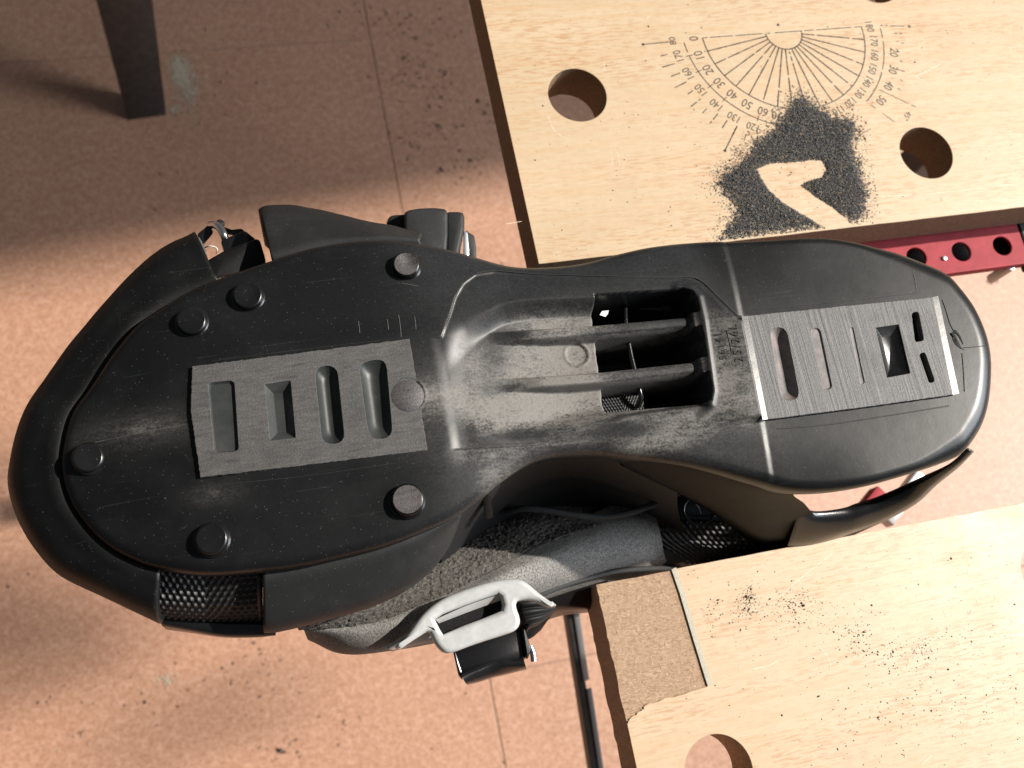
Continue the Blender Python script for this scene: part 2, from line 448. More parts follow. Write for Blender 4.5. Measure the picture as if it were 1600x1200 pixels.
# ------------------------------------------------------------------ unseen wall and strips, added out of frame to shape the sunlight
ca, sa = math.cos(SUN_AZ), math.sin(SUN_AZ)
def lat_pt(dist, lat, z): return (dist * ca - lat * sa, dist * sa + lat * ca, z)
def lat_of(p): return -p[0] * sa + p[1] * ca
edge = lat_of(at(0, 440, 0))
def slab(name, l0, l1, z0, z1, d, th, parent):
    top = [lat_pt(d, l0, z1), lat_pt(d + th, l0, z1), lat_pt(d + th, l1, z1), lat_pt(d, l1, z1)]
    bot = [(p[0], p[1], z0) for p in top]
    return hexa(name, top, bot, M['white'], parent, bevel=0.004)
wall = slab('wall', edge, edge + 2.0, 0, 4.8, 4.2, 0.10, None); tag(wall, kind='structure')
def streak(px, py, wd, drop=0.0):
    p = at(px, py, 0); l = lat_of(p); d0 = p[0] * ca + p[1] * sa
    zb = (4.2 - d0) * math.tan(SUN_EL)
    o = slab('sun_block_strip', l - wd / 2, l + wd / 2, zb - 0.02 - drop, zb + 0.16, 4.2, 0.004, None)  # unseen strip added only to throw a soft streak on the floor
    o.parent = wall
streak(15, 748, 0.055); streak(90, 905, 0.05); streak(190, 990, 0.05); streak(430, 1085, 0.03)

# ------------------------------------------------------------------ bench
bench = empty('workbench', (0, 0, 0))
tag(bench, 'folding workbench with two beech laminate jaws full of round peg holes', 'workbench')
UC = np.array([0.28942451, 0.40368107]) * CAM_H      # inner left corner of the far jaw
LC = np.array([0.27628895, 0.06820124]) * CAM_H      # inner left corner of the near jaw
HR = 0.033726489 * CAM_H
hc = [np.array([0.37518771, 0.59922575]) * CAM_H, np.array([0.77996982, 0.48568378]) * CAM_H]
hl = [np.array([0.35409454, -0.12234305]) * CAM_H]
h3 = at(1366, -32, ZB)[:2]
hc.append(h3); hc.append(np.array([hc[0][0] + 0.30, hc[0][1]])); hc.append(np.array([hc[1][0] + 0.153, hc[1][1]]))
h4 = at(1641, 893, ZB)[:2]
hl.append(h4); hl.append(np.array([hl[0][0] + 0.30, hl[0][1]]))
TH = 0.0205; LAM = 0.00045
JL = 0.40; JD = 0.215

def rough_edge(a, b, n, amp):
    out = []
    for i in range(n):
        t = i / n; p = np.array(a) * (1 - t) + np.array(b) * t
        out.append((p[0] + random.uniform(-amp, amp) * (i > 0), p[1] + random.uniform(-amp, amp) * (i > 0)))
    return out
# far jaw
far = empty('far_jaw'); far.parent = bench
x0, y0 = UC
outl = rough_edge((x0, y0), (x0 + JL, y0), 60, 0.00012) + [(x0 + JL, y0), (x0 + JL, y0 + JD)] + [(x0, y0 + JD)]
plate('core', [(x0 + .0003, y0 + .0003), (x0 + JL - .0003, y0 + .0003), (x0 + JL - .0003, y0 + JD - .0003), (x0 + .0003, y0 + JD - .0003)],
      [circle(c, HR + 0.0002) for c in hc], ZB - TH, ZB - LAM - 0.00006, M['mdf_edge'], far)
plate('laminate', outl, [circle(c, HR) for c in hc], ZB - LAM, ZB, M['wood'], far, bevel=0.0001, res=1)
# near jaw with a corner where the laminate has come away
near = empty('near_jaw'); near.parent = bench
x0, y0 = LC
chip_px = [(1050, 893), (1062, 927), (1082, 995), (1102, 1060), (1106, 1072), (1075, 1082), (1032, 1094), (1010, 1101), (1003, 1110), (985, 1122), (981, 1132)]
chip = [at(px, py, ZB)[:2] for px, py in chip_px]
chip[0] = np.array([chip[0][0], y0]); chip[-1] = np.array([x0, chip[-1][1]])
cpts = []
for i, (a, b) in enumerate(zip(chip[:-1], chip[1:])):
    cpts += rough_edge(a, b, 6, 0.00012 if i < 5 else 0.0003)
outl = [tuple(chip[0])] + rough_edge(chip[0], (x0 + JL, y0), 50, 0.0001)[1:] + [(x0 + JL, y0), (x0 + JL, y0 - JD), (x0, y0 - JD)] + [tuple(q) for q in cpts[::-1]][:-1]
plate('laminate', outl, [circle(c, HR) for c in hl], ZB - LAM, ZB, M['wood'], near, bevel=0.0001, res=1)
core_out = rough_edge((x0 + .0003, y0 - .0003), (x0 + JL, y0 - .0003), 50, 0.0001) + [(x0 + JL - .0003, y0 - .0003), (x0 + JL - .0003, y0 - JD + .0003), (x0 + .0003, y0 - JD + .0003)] + rough_edge((x0 + .0003, y0 - JD + .0003), (x0 + .0003, y0), 90, 0.00025)[1:]
plate('core', core_out, [circle(c, HR + 0.0002) for c in hl], ZB - TH, ZB - LAM - 0.00006, M['mdf'], near)
# crumbling bare face of the chip and its pale worn rim
cx = np.array([p for p in chip] + [np.array([x0, y0])])
rim_i = chip[:5]
rim_o = [np.array(p) + np.array([0.0019, 0.0005]) for p in rim_i]
plate('worn_rim', [tuple(p) for p in rim_i] + [tuple(p) for p in rim_o[::-1]], [], ZB - 0.0002, ZB + 0.00012, M['worn'], near)

# printed protractor on the far jaw
prot = far
PC = np.array([0.64589793, 0.66042685]) * CAM_H; PR = 0.10380676605 * CAM_H
ZI = ZB + 0.00006
inkv, inkf = [], []
def inkquad(a, b, wd):
    a = np.array(a); b = np.array(b); d = b - a; L = np.linalg.norm(d)
    if L < 1e-6: return
    n = np.array([-d[1], d[0]]) / L * wd * 0.95; k = len(inkv)
    for p in (a - n, b - n, b + n, a + n): inkv.append((p[0], p[1], ZI))
    inkf.append((k, k + 1, k + 2, k + 3))
def inkline(a, b, wd=0.00024, wear=0.08):
    a = np.array(a, float); b = np.array(b, float); L = np.linalg.norm(b - a); n = max(2, int(L / 0.0012))
    for i in range(n):
        if random.random() < wear: continue
        inkquad(a + (b - a) * i / n, a + (b - a) * (i + 1.02) / n, wd * random.uniform(0.75, 1.15))
def pol(r, deg):
    t = math.radians(deg); return PC + r * np.array([-math.cos(t), -math.sin(t)])
def inkarc(r, d0, d1, wd=0.00024, wear=0.06):
    n = int(abs(d1 - d0) / 2)
    for i in range(n):
        if random.random() < wear: continue
        inkquad(pol(r, d0 + (d1 - d0) * i / n), pol(r, d0 + (d1 - d0) * (i + 1.05) / n), wd * random.uniform(0.8, 1.1))
R0 = 0.226 * PR
inkarc(R0, 0, 180, 0.0003, 0.02); inkarc(PR, 0, 180, 0.00026, 0.03)
RO = PR * 1.235
inkarc(RO, 2, 82, 0.00024, 0.05); inkarc(RO, 128, 150, 0.00024, 0.08); inkarc(RO, 152, 178, 0.00022, 0.1)
inkline(pol(PR, 0), pol(PR, 180), 0.00022, 0.10)
for dgr in range(10, 180, 10): inkline(pol(R0, dgr), pol(PR * 1.0, dgr), 0.00030, 0.03)
for dgr in range(10, 130, 10): inkline(pol(RO * 0.965, dgr), pol(RO * 1.03, dgr), 0.0002, 0.2)
inkline(pol(PR * 1.72, 1.0), pol(PR * 1.36, 0.8), 0.00022, 0.05); inkline(pol(PR * 1.25, 180), pol(PR * 1.62, 178.5), 0.0002, 0.3)
for dgr in range(5, 76, 5):
    inkline(pol(PR * 1.44, dgr + 2), pol(PR * (1.56 if dgr % 10 else 1.60), dgr + 2), 0.00026, 0.15 if dgr > 12 else 0.5)
inkline(pol(PR * 1.44, 52), pol(PR * 1.80, 52), 0.00026, 0.05)
for dgr in range(140, 176, 5): inkline(pol(PR * 1.40, dgr), pol(PR * 1.50, dgr), 0.0002, 0.45)
inkline(pol(PR * 1.28, 139), pol(PR * 1.78, 141), 0.00016, 0.2); inkline(pol(PR * 1.30, 128), pol(PR * 1.62, 129), 0.00016, 0.3)
for q in (pol(PR * 1.72, 1.0), pol(PR * 1.80, 52), pol(PR * 1.62, 178.5), PC + np.array([-0.0015, 0.004])):
    k = len(inkv); c_ = circle(q, 0.0007, 10)
    for p in c_: inkv.append((p[0], p[1], ZI))
    inkf.append(tuple(range(k, k + 10)))
mesh_obj('protractor_lines', inkv, inkf, M['print'], prot, smooth=False)

def text_mesh(name, s, size, loc, rotz, mat, parent, ext=0.0, spacing=1.0, shear=0.0, sx=1.0, align='CENTER'):
    cu = bpy.data.curves.new(name, 'FONT'); cu.body = s; cu.size = size; cu.align_x = align; cu.align_y = 'CENTER'
    cu.space_character = spacing; cu.extrude = ext; cu.resolution_u = 3
    t = bpy.data.objects.new('tmp', cu); col.objects.link(t)
    dg = bpy.context.evaluated_depsgraph_get(); dg.update()
    me = bpy.data.meshes.new_from_object(t.evaluated_get(dg)); me.name = name
    bpy.data.objects.remove(t); bpy.data.curves.remove(cu)
    me.transform(Matrix.Translation(loc) @ Matrix.Rotation(rotz, 4, 'Z') @ Matrix.Diagonal((sx, 1, 1, 1)))
    me.materials.clear(); me.materials.append(mat)
    o = bpy.data.objects.new(name, me); col.objects.link(o); o.parent = parent
    return o
for dgr in range(0, 190, 10):
    if dgr in (80, 90, 100): continue
    q = pol(PR * (1.115 if 0 < dgr < 180 else 1.10), dgr + (1.5 if 0 < dgr < 70 else 0.0))
    text_mesh('numeral', str(dgr), (0.0060 if dgr < 100 else 0.0052), (q[0], q[1], ZI), math.radians(dgr) + math.pi / 2, M['print'], prot, sx=0.82)
for dgr in (10, 20, 30, 40, 50, 60, 130, 140, 150, 160):
    q = pol(PR * 1.355, dgr - 1 if dgr < 90 else dgr + 4)
    text_mesh('numeral', str(180 - dgr), (0.0058 if dgr > 90 else 0.0052), (q[0], q[1], ZI), math.radians(dgr) + math.pi / 2, M['print'], prot, sx=0.82)
q = pol(PR * 1.36, 0.5); text_mesh('numeral', '80', 0.0042, (q[0], q[1], ZI), math.pi / 2, M['print'], prot)
q = pol(PR * 1.72, 56); text_mesh('numeral', '45°', 0.0042, (q[0], q[1], ZI), math.radians(52) + math.pi / 2, M['print'], prot)
q = pol(PR * 1.70, 135); text_mesh('numeral', '45°', 0.0038, (q[0], q[1], ZI), math.radians(135) + math.pi / 2, M['print'], prot)

# scratches in the laminate
def scratches(name, parent, lst):
    for pts in lst:
        V, Fc = [], []
        P = cat([at(px, py, ZB)[:2] for px, py in pts], 24)
        for i in range(23):
            d = P[i + 1] - P[i]; n = np.array([-d[1], d[0]]) / (np.linalg.norm(d) + 1e-9) * 0.00008 * random.uniform(0.5, 1.3); k = len(V)
            for p in (P[i] - n, P[i + 1] - n, P[i + 1] + n, P[i] + n): V.append((p[0], p[1], ZB + 0.00005))
            Fc.append((k, k + 1, k + 2, k + 3))
        o = mesh_obj(name, V, Fc, M['scratch'], parent, smooth=False)
scratches('scratch', far, [[(856, 180), (862, 198), (872, 210), (885, 216)], [(1250, 305), (1256, 318), (1268, 330), (1280, 340)],
   [(1356, 308), (1450, 303), (1600, 286)], [(953, 236), (957, 248), (955, 262)], [(965, 238), (968, 258)], [(1010, 30), (1016, 24)],
   [(1190, 275), (1215, 268)], [(1140, 95), (1160, 112)], [(1255, 22), (1260, 40)], [(944, 96), (944, 110)], [(1430, 120), (1470, 100)], [(790, 350), (815, 346)]])
scratches('scratch', near, [[(1215, 935), (1255, 900), (1300, 865)], [(1500, 832), (1504, 848), (1506, 862)], [(1512, 890), (1518, 915), (1529, 945)],
   [(1518, 895), (1524, 925)], [(1455, 860), (1462, 895)], [(1425, 825), (1428, 840)], [(1178, 1045), (1200, 1040), (1215, 1033)], [(1280, 1010), (1295, 1030), (1298, 1045)],
   [(1590, 940), (1583, 965), (1575, 985)], [(1470, 940), (1478, 965)], [(1565, 1110), (1575, 1130)], [(1440, 1195), (1455, 1180)]])

# red guide tube below the far jaw and the steel frame
rz = ZB - 0.024
ra, rb = at(1380, 388, rz), at(1600, 353, rz); rc, rd = at(1600, 407, rz), at(1380, 446, rz)
ry1 = (ra[1] + rb[1]) / 2 + 0.001; ry0 = (rc[1] + rd[1]) / 2
rail = empty('guide_rail'); rail.parent = bench
rx0 = x0 + 0.03; rx1 = at(1596, 370, rz)[0]
holes = []
for px, py, r in ((1432, 402, 0.0042), (1502, 393, 0.0041), (1566, 384, 0.0041)):
    c = at(px, py, rz); holes.append(circle((c[0], c[1]), r * 1.15, 32))
hx = at(1432, 402, rz)[0]
plate('top_plate', [(rx0, ry0), (rx1, ry0), (rx1, ry1 + 0.006), (rx0, ry1 + 0.006)], holes, rz - 0.0016, rz, M['red'], rail, bevel=0.0005)
box('side_wall', rx0, rx1, ry0 + 0.0002, ry0 + 0.0016, rz - 0.006, rz - 0.0018, M['red'], rail, bevel=0.0004)
box('tube_floor', rx0, rx1, ry0 + 0.0018, ry1 + 0.006, rz - 0.009, rz - 0.0075, M['dark_steel'], rail, bevel=0)
b = at(1567, 420, rz - 0.01)
hexa('bolt', [np.array(q + (rz - 0.004,)) for q in circle((b[0], b[1] - 0.001), 0.0024, 12)], [np.array(q + (rz - 0.02,)) for q in circle((b[0], b[1] - 0.001), 0.0024, 12)], M['bare_steel'], rail, bevel=0.0004)
s_ = at(1475, 404, rz); hexa('rivet', [np.array(q + (rz + 0.0008,)) for q in circle((s_[0], s_[1]), 0.0012, 12)], [np.array(q + (rz - 0.001,)) for q in circle((s_[0], s_[1]), 0.0012, 12)], M['bare_steel'], rail, bevel=0.0003)
# dark clamp block at the end of the rail
box('end_block', rx1 + 0.0002, rx1 + 0.04, ry0 - 0.002, ry1 + 0.012, rz - 0.008, rz + 0.0005, M['deep'], rail, bevel=0.001)
# lower cross rail seen through the heel gap
cz_ = 0.65
p1, p2 = at(1352, 800, cz_), at(1380, 765, cz_)
p3, p4 = at(1372, 800, cz_), at(1405, 755, cz_)
def bar(name, A, B, wd, h, mat, parent, bevel=0.001):
    A = np.array(A); B = np.array(B); d = B - A; n = np.array([-d[1], d[0], 0]); n = n / np.linalg.norm(n) * wd / 2
    top = [A - n, B - n, B + n, A + n]; bot = [p - np.array([0, 0, h]) for p in top]
    return hexa(name, top, bot, mat, parent, bevel)
dv = (p2 - p1); dv /= np.linalg.norm(dv)
bar('cross_rail', p1 - dv * 0.01, p2 + dv * 0.0, 0.007, 0.01, M['red'], bench)
bar('screw_rod', p3 - dv * 0.01 + np.array([0.010, 0, 0.004]), p4 + dv * 0.004 + np.array([0.010, 0, 0.004]), 0.008, 0.008, M['bare_steel'], bench)
# foot bar on the floor
fa, fb = at(893, 960, 0.57), at(930, 1200, 0.50)
fd = fb - fa
bar('leg_bar', fa - fd * 0.6, fa + fd * 1.6, 0.0050, 0.012, M['dark_steel'], bench)
e1 = np.array([0.0028, 0.0, 0.0012])
bar('leg_bar_flange', fa - fd * 0.6 + e1, fa + fd * 0.42 + e1, 0.0035, 0.004, M['bare_steel'], bench, 0.0005)
bar('leg_bar_flange', fa + fd * 0.47 + e1 + [0.0008, 0, 0], fa + fd * 1.6 + e1 + [0.0008, 0, 0], 0.003, 0.004, M['bare_steel'], bench, 0.0005)
for (lx, ly) in ((x0 + 0.45, UC[1] + 0.19), (x0 + 0.45, LC[1] - 0.19)):
    box('leg', lx - 0.012, lx + 0.012, ly - 0.012, ly + 0.012, 0.0, ZB - TH, M['dark_steel'], bench, bevel=0.001)

# ------------------------------------------------------------------ steel leg on the left
leg = empty('steel_leg', tuple(at(230, 185, 0)))
tag(leg, 'dark flat steel leg standing on the tiles in the shaded corner', 'leg')
def legpt(k, z):   # edges of the leg, k in 0..1 from left to right
    a0 = at(200, 188, 0); b0 = at(260, 180, 0); a1 = at(150, 0, 0.193); b1 = at(238, 0, 0.193)
    t = z / 0.193
    return (a0 * (1 - t) + a1 * t) * (1 - k) + (b0 * (1 - t) + b1 * t) * k
def legpart(name, k0, k1, z0, z1, off, th, mat, bevel=0.0006):
    f = np.array([0, 1, 0.0])
    top = [legpt(k0, z0) + off * f, legpt(k1, z0) + off * f, legpt(k1, z1) + off * f, legpt(k0, z1) + off * f]
    o = hexa(name, top, [p + th * f for p in top], mat, None, bevel)
    o.data.transform(Matrix.Translation(-leg.location)); o.parent = leg
    return o
legpart('face', 0, 1, 0.0, 0.42, 0, 0.003, M['dark_steel'])
legpart('flange', 0.0, 0.07, 0.0, 0.42, 0.0031, 0.03, M['dark_steel'])
for px, py, k, z in ((205, 92, 0.42, 0.083), (222, 137, 0.42, 0.043)):
    legpart('painted_glint', k - 0.08, k + 0.08, z - 0.0022, z + 0.0022, -0.0006, 0.0004, M['plaster'], 0)  # pale plate paints a small metal highlight on the leg
legpart('bolt_hole', 0.12, 0.28, 0.132, 0.142, -0.0005, 0.0004, M['ink'], 0)

# ------------------------------------------------------------------ grains
OCT = np.array([(1, 0, 0), (-1, 0, 0), (0, 1, 0), (0, -1, 0), (0, 0, 1), (0, 0, -1)], float)
OCF = np.array([(0, 2, 4), (2, 1, 4), (1, 3, 4), (3, 0, 4), (2, 0, 5), (1, 2, 5), (3, 1, 5), (0, 3, 5)])
def grains(name, P, size, mat, flat=0.7):
    P = np.asarray(P, float); n = len(P); size = np.broadcast_to(size, n)
    V = OCT[None] * rng.uniform(0.45, 1.25, (n, 6, 1)) + rng.normal(0, 0.15, (n, 6, 3))
    g = rng.uniform(0, 2 * np.pi, n); c, s = np.cos(g), np.sin(g)
    st = rng.uniform(0.7, 1.5, n)[:, None]
    x = V[..., 0] * st; y = V[..., 1] / st
    V = np.stack([x * c[:, None] - y * s[:, None], x * s[:, None] + y * c[:, None], V[..., 2] * flat], -1)
    V = V * size[:, None, None] + P[:, None, :]
    Fc = (OCF[None] + 6 * np.arange(n)[:, None, None]).reshape(-1, 3)
    me = bpy.data.meshes.new(name); me.vertices.add(n * 6); me.vertices.foreach_set('co', V.reshape(-1))
    me.loops.add(len(Fc) * 3); me.loops.foreach_set('vertex_index', Fc.reshape(-1))
    me.polygons.add(len(Fc)); me.polygons.foreach_set('loop_start', np.arange(0, len(Fc) * 3, 3)); me.polygons.foreach_set('loop_total', np.full(len(Fc), 3))
    me.update(); me.validate(); me.materials.append(mat)
    o = bpy.data.objects.new(name, me); col.objects.link(o); return o

def z32(l): return [at(1100 + x / 3.2, 130 + y / 3.2, ZB)[:2] for x, y in l]
outer = z32([(485, 50), (560, 110), (640, 160), (740, 180), (775, 240), (745, 310), (790, 430), (822, 560), (805, 660), (740, 705), (705, 672), (690, 700), (610, 722), (500, 742), (400, 752), (280, 762), (160, 790), (80, 790), (105, 720), (160, 650), (120, 580), (60, 520), (80, 450), (160, 400), (220, 340), (250, 290), (330, 240), (380, 170), (420, 100)])
arrow = z32([(745, 712), (700, 670), (640, 620), (560, 570), (478, 510), (520, 490), (590, 468), (612, 430), (590, 390), (540, 383), (440, 398), (330, 403), (268, 430), (290, 480), (330, 540), (400, 600), (500, 660), (608, 724), (640, 760), (740, 760)])
outer = np.array(outer); lo = outer.min(0) - 0.01; hi = outer.max(0) + 0.01
N = 420000
Q = rng.uniform(lo, hi, (N, 2))
dO = sdf_poly(Q[:, 0], Q[:, 1], outer) * 1000; dA = sdf_poly(Q[:, 0], Q[:, 1], arrow) * 1000
nz = np.array([mnoise.noise(Vector((q[0] * 420, q[1] * 420, 3.1))) for q in Q])
dd = dO + nz * 2.0
p = np.where(dd < -3.5, 1.0, np.where(dd < 0, 0.20 + 0.80 * (-dd / 3.5), 0.20 * np.exp(-dd / 2.2))) * np.where(dO > 7, 0, 1)
p *= np.where(dA < 0.15 + 0.35 * nz, 0.002, 1.0)
p *= np.where(Q[:, 1] < UC[1] + 0.0008, 0, 1)
keep = (rng.uniform(0, 1, N) < p * 0.42)
Q = Q[keep]; dd = dd[keep]; dA = dA[keep]
hgt = np.clip(np.minimum(-dd / 6.0, dA / 2.0), 0, 1) * 0.0011
Z = ZB + 0.00012 + hgt * rng.uniform(0, 1, len(Q))
pile = grains('rubber_filings', np.column_stack([Q, Z]), np.exp(rng.normal(math.log(0.000205), 0.38, len(Q))), M['filing'])
tag(pile, 'heap of grey black rubber filings swept round a bare hooked arrow shape on the far jaw', 'filings', kind='stuff')

def scatter(n, px0, px1, py0, py1, z, keepf=None):
    out = []
    while len(out) < n:
        px = random.uniform(px0, px1); py = random.uniform(py0, py1)
        if keepf is None or keepf(px, py): out.append(at(px, py, z))
    return out
def clump(c, sx, sy, n, z): return [at(random.gauss(c[0], sx), random.gauss(c[1], sy), z) for _ in range(n)]
# far jaw: sparse specks
P = [q for q in scatter(420, 755, 1598, 2, 400, ZB + 0.0001) if q[0] > UC[0] + 0.002 and q[1] > UC[1] + 0.002 and all(np.hypot(*(q[:2] - c)) > HR + 0.001 for c in hc)]
o = grains('rubber_specks', P, np.exp(rng.normal(math.log(0.00017), 0.5, len(P))), M['crumb']); tag(o, 'tiny dark rubber specks scattered thinly over the far laminate jaw', 'specks', kind='stuff')
# near jaw: trails of crumbs
P = []
for c, sx, sy, n in (((1165, 945), 9, 12, 150), ((1172, 930), 5, 9, 60), ((1240, 942), 16, 12, 120), ((1215, 950), 50, 26, 190), ((1112, 960), 8, 14, 40), ((1345, 990), 10, 10, 50),
                     ((1350, 1012), 16, 8, 40), ((1420, 1020), 40, 16, 130), ((1440, 1018), 10, 8, 45), ((1310, 975), 40, 16, 80), ((1440, 1075), 50, 40, 90), ((1540, 1000), 45, 60, 90), ((1400, 1130), 70, 35, 80), ((1565, 1075), 14, 8, 25)):
    P += clump(c, sx, sy, n, ZB + 0.0001)
P += scatter(260, 1060, 1600, 850, 1200, ZB + 0.0001)
def on_near(q):
    if q[0] < LC[0] + 0.001 or q[1] > LC[1] - 0.001: return False
    if any(np.hypot(*(q[:2] - c)) < HR + 0.001 for c in hl): return False
    return sdf_poly(np.array([q[0]]), np.array([q[1]]), cx)[0] > 0.001
P = [q for q in P if on_near(q)]
o = grains('rubber_crumbs', P, np.exp(rng.normal(math.log(0.00017), 0.42, len(P))), M['crumb']); tag(o, 'small dark rubber crumbs strewn in trails over the near laminate jaw', 'crumbs', kind='stuff')
# floor crumbs
P = []
for c, sx, sy, n in (((650, 45), 30, 14, 60), ((645, 95), 18, 12, 50), ((665, 130), 40, 16, 60), ((690, 175), 40, 30, 70), ((700, 115), 8, 5, 18), ((640, 220), 20, 14, 40), ((682, 198), 5, 4, 14),
                     ((725, 255), 14, 14, 34), ((690, 262), 4, 5, 12), ((770, 180), 12, 12, 24), ((560, 30), 40, 16, 36), ((455, 1170), 14, 12, 22), ((540, 1130), 20, 10, 12), ((400, 1040), 40, 24, 40), ((1552, 438), 6, 3, 26), ((300, 1080), 130, 40, 40)):
    P += clump(c, sx, sy, n, 0.0005)
P += scatter(150, 0, 800, 0, 1200, 0.0005)
o = grains('floor_crumbs', P, np.exp(rng.normal(math.log(0.0010), 0.4, len(P))), M['crumb'], 0.5); tag(o, 'dark rubber crumbs scattered over the terracotta floor tiles', 'crumbs', kind='stuff')
P = [at(px, py, 0.001) for px, py in ((322, 46), (351, 62), (256, 67), (357, 114), (347, 128), (338, 147), (363, 183), (314, 193), (355, 178), (270, 216), (231, 206), (253, 243), (279, 268), (158, 230), (425, 172), (565, 18), (415, 72), (300, 150))]
P += scatter(70, 150, 560, 0, 330, 0.001)
o = grains('tan_crumbs', P, np.concatenate([np.full(18, 0.0021) * rng.uniform(0.6, 1.2, 18), rng.uniform(0.0004, 0.0010, 70)]), M['chip'], 0.7); tag(o, 'tan wood crumbs lying on the shaded tiles right of the steel leg', 'crumbs', kind='stuff')
P = clump((282, 112), 9, 13, 800, 0.0004) + clump((294, 142), 12, 18, 460, 0.0004) + clump((270, 172), 5, 4, 70, 0.0004) + clump((260, 1062), 8, 6, 80, 0.0004) + clump((275, 98), 4, 6, 90, 0.0004) + clump((130, 1160), 20, 8, 10, 0.0004)
o = grains('plaster_dust', P, rng.uniform(0.0005, 0.0015, len(P)), M['plaster'], 0.4); tag(o, 'pale plaster dust smeared on the tiles beside the steel leg', 'dust', kind='stuff')

# ================================================================== BOOT
boot = empty('boot', (0.07, 0.08, ZB - 0.12))
tag(boot, 'black plastic ski boot held upside down in the bench jaws, its sole sanded flat', 'boot')
BL = Matrix.Translation(-boot.location)
def adopt(o, parent=None):
    o.data.transform(BL); o.parent = parent or boot; return o
class BootParent: pass
# ---- sole height field
OUT_TOP = [(93, 735, -7), (97, 690, -7), (112, 643, -7), (140, 603, -6), (175, 553, -6), (212, 508, -5), (250, 480, -4), (290, 456, -4), (335, 436, -4), (400, 411, -3), (475, 387, -3), (525, 377, -3), (575, 372, -3), (612, 371, -3), (650, 374, -3), (700, 382, -3), (750, 395, -3), (800, 407, -3), (850, 411, -4), (912, 406, -4), (975, 391, -4), (1025, 382, -4), (1100, 376, -4), (1200, 374, -4), (1275, 374, -5), (1325, 379, -5), (1362, 385, -5), (1400, 394, -6), (1437, 407, -6), (1475, 427, -7), (1500, 450, -6.5), (1525, 482, -6), (1542, 520, -6), (1550, 555, -6)]
OUT_BOT = [(1551, 590, -6), (1547, 630, -6), (1538, 662, -6), (1522, 690, -6), (1502, 710, -7), (1475, 722, -6), (1440, 734, -5), (1400, 746, -4), (1350, 759, -4), (1294, 766, -4), (1237, 764, -4), (1180, 752, -5), (1100, 733, -7), (1025, 721, -9), (975, 716, -10), (937, 711, -10), (900, 711, -9), (862, 714, -8), (832, 722, -7), (800, 740, -6), (755, 775, -5), (713, 805, -4), (660, 830, -4), (600, 853, -4), (533, 871, -5), (470, 885, -5), (400, 893, -5), (320, 898, -6), (250, 889, -6), (210, 876, -6), (173, 857, -7), (140, 829, -7), (108, 785, -7)]
NO = 1500; NR = 140
ol = cat(arr(OUT_TOP + OUT_BOT), NO, closed=True)
XY = ol[:, :2] * 1000
umin, umax = XY[:, 0].min(), XY[:, 0].max()
# medial spine: mean of upper and lower outline at the same u
it = np.argmin(XY[:, 0]); ih = np.argmax(XY[:, 0])
up = XY[it:ih + 1] if it < ih else np.vstack([XY[it:], XY[:ih + 1]])
dn = XY[ih:it + 1] if ih < it else np.vstack([XY[ih:], XY[:it + 1]])
up = up[np.argsort(up[:, 0])]; dn = dn[np.argsort(dn[:, 0])]
us = np.clip(XY[:, 0], umin + 38, umax - 44)
sv = 0.5 * (np.interp(us, up[:, 0], up[:, 1]) + np.interp(us, dn[:, 0], dn[:, 1]))
spine = np.stack([us, sv], 1)
tt = np.linspace(0, 1, NR); tt = tt ** 0.92
GX = XY[None, :, 0] * (1 - tt[:, None]) + spine[None, :, 0] * tt[:, None]
GY = XY[None, :, 1] * (1 - tt[:, None]) + spine[None, :, 1] * tt[:, None]
def mm(pts): return [tuple(so(*p)[:2] * 1000) for p in pts]
def X_at(px, py=580, dz=0): return so(px, py, dz)[0] * 1000

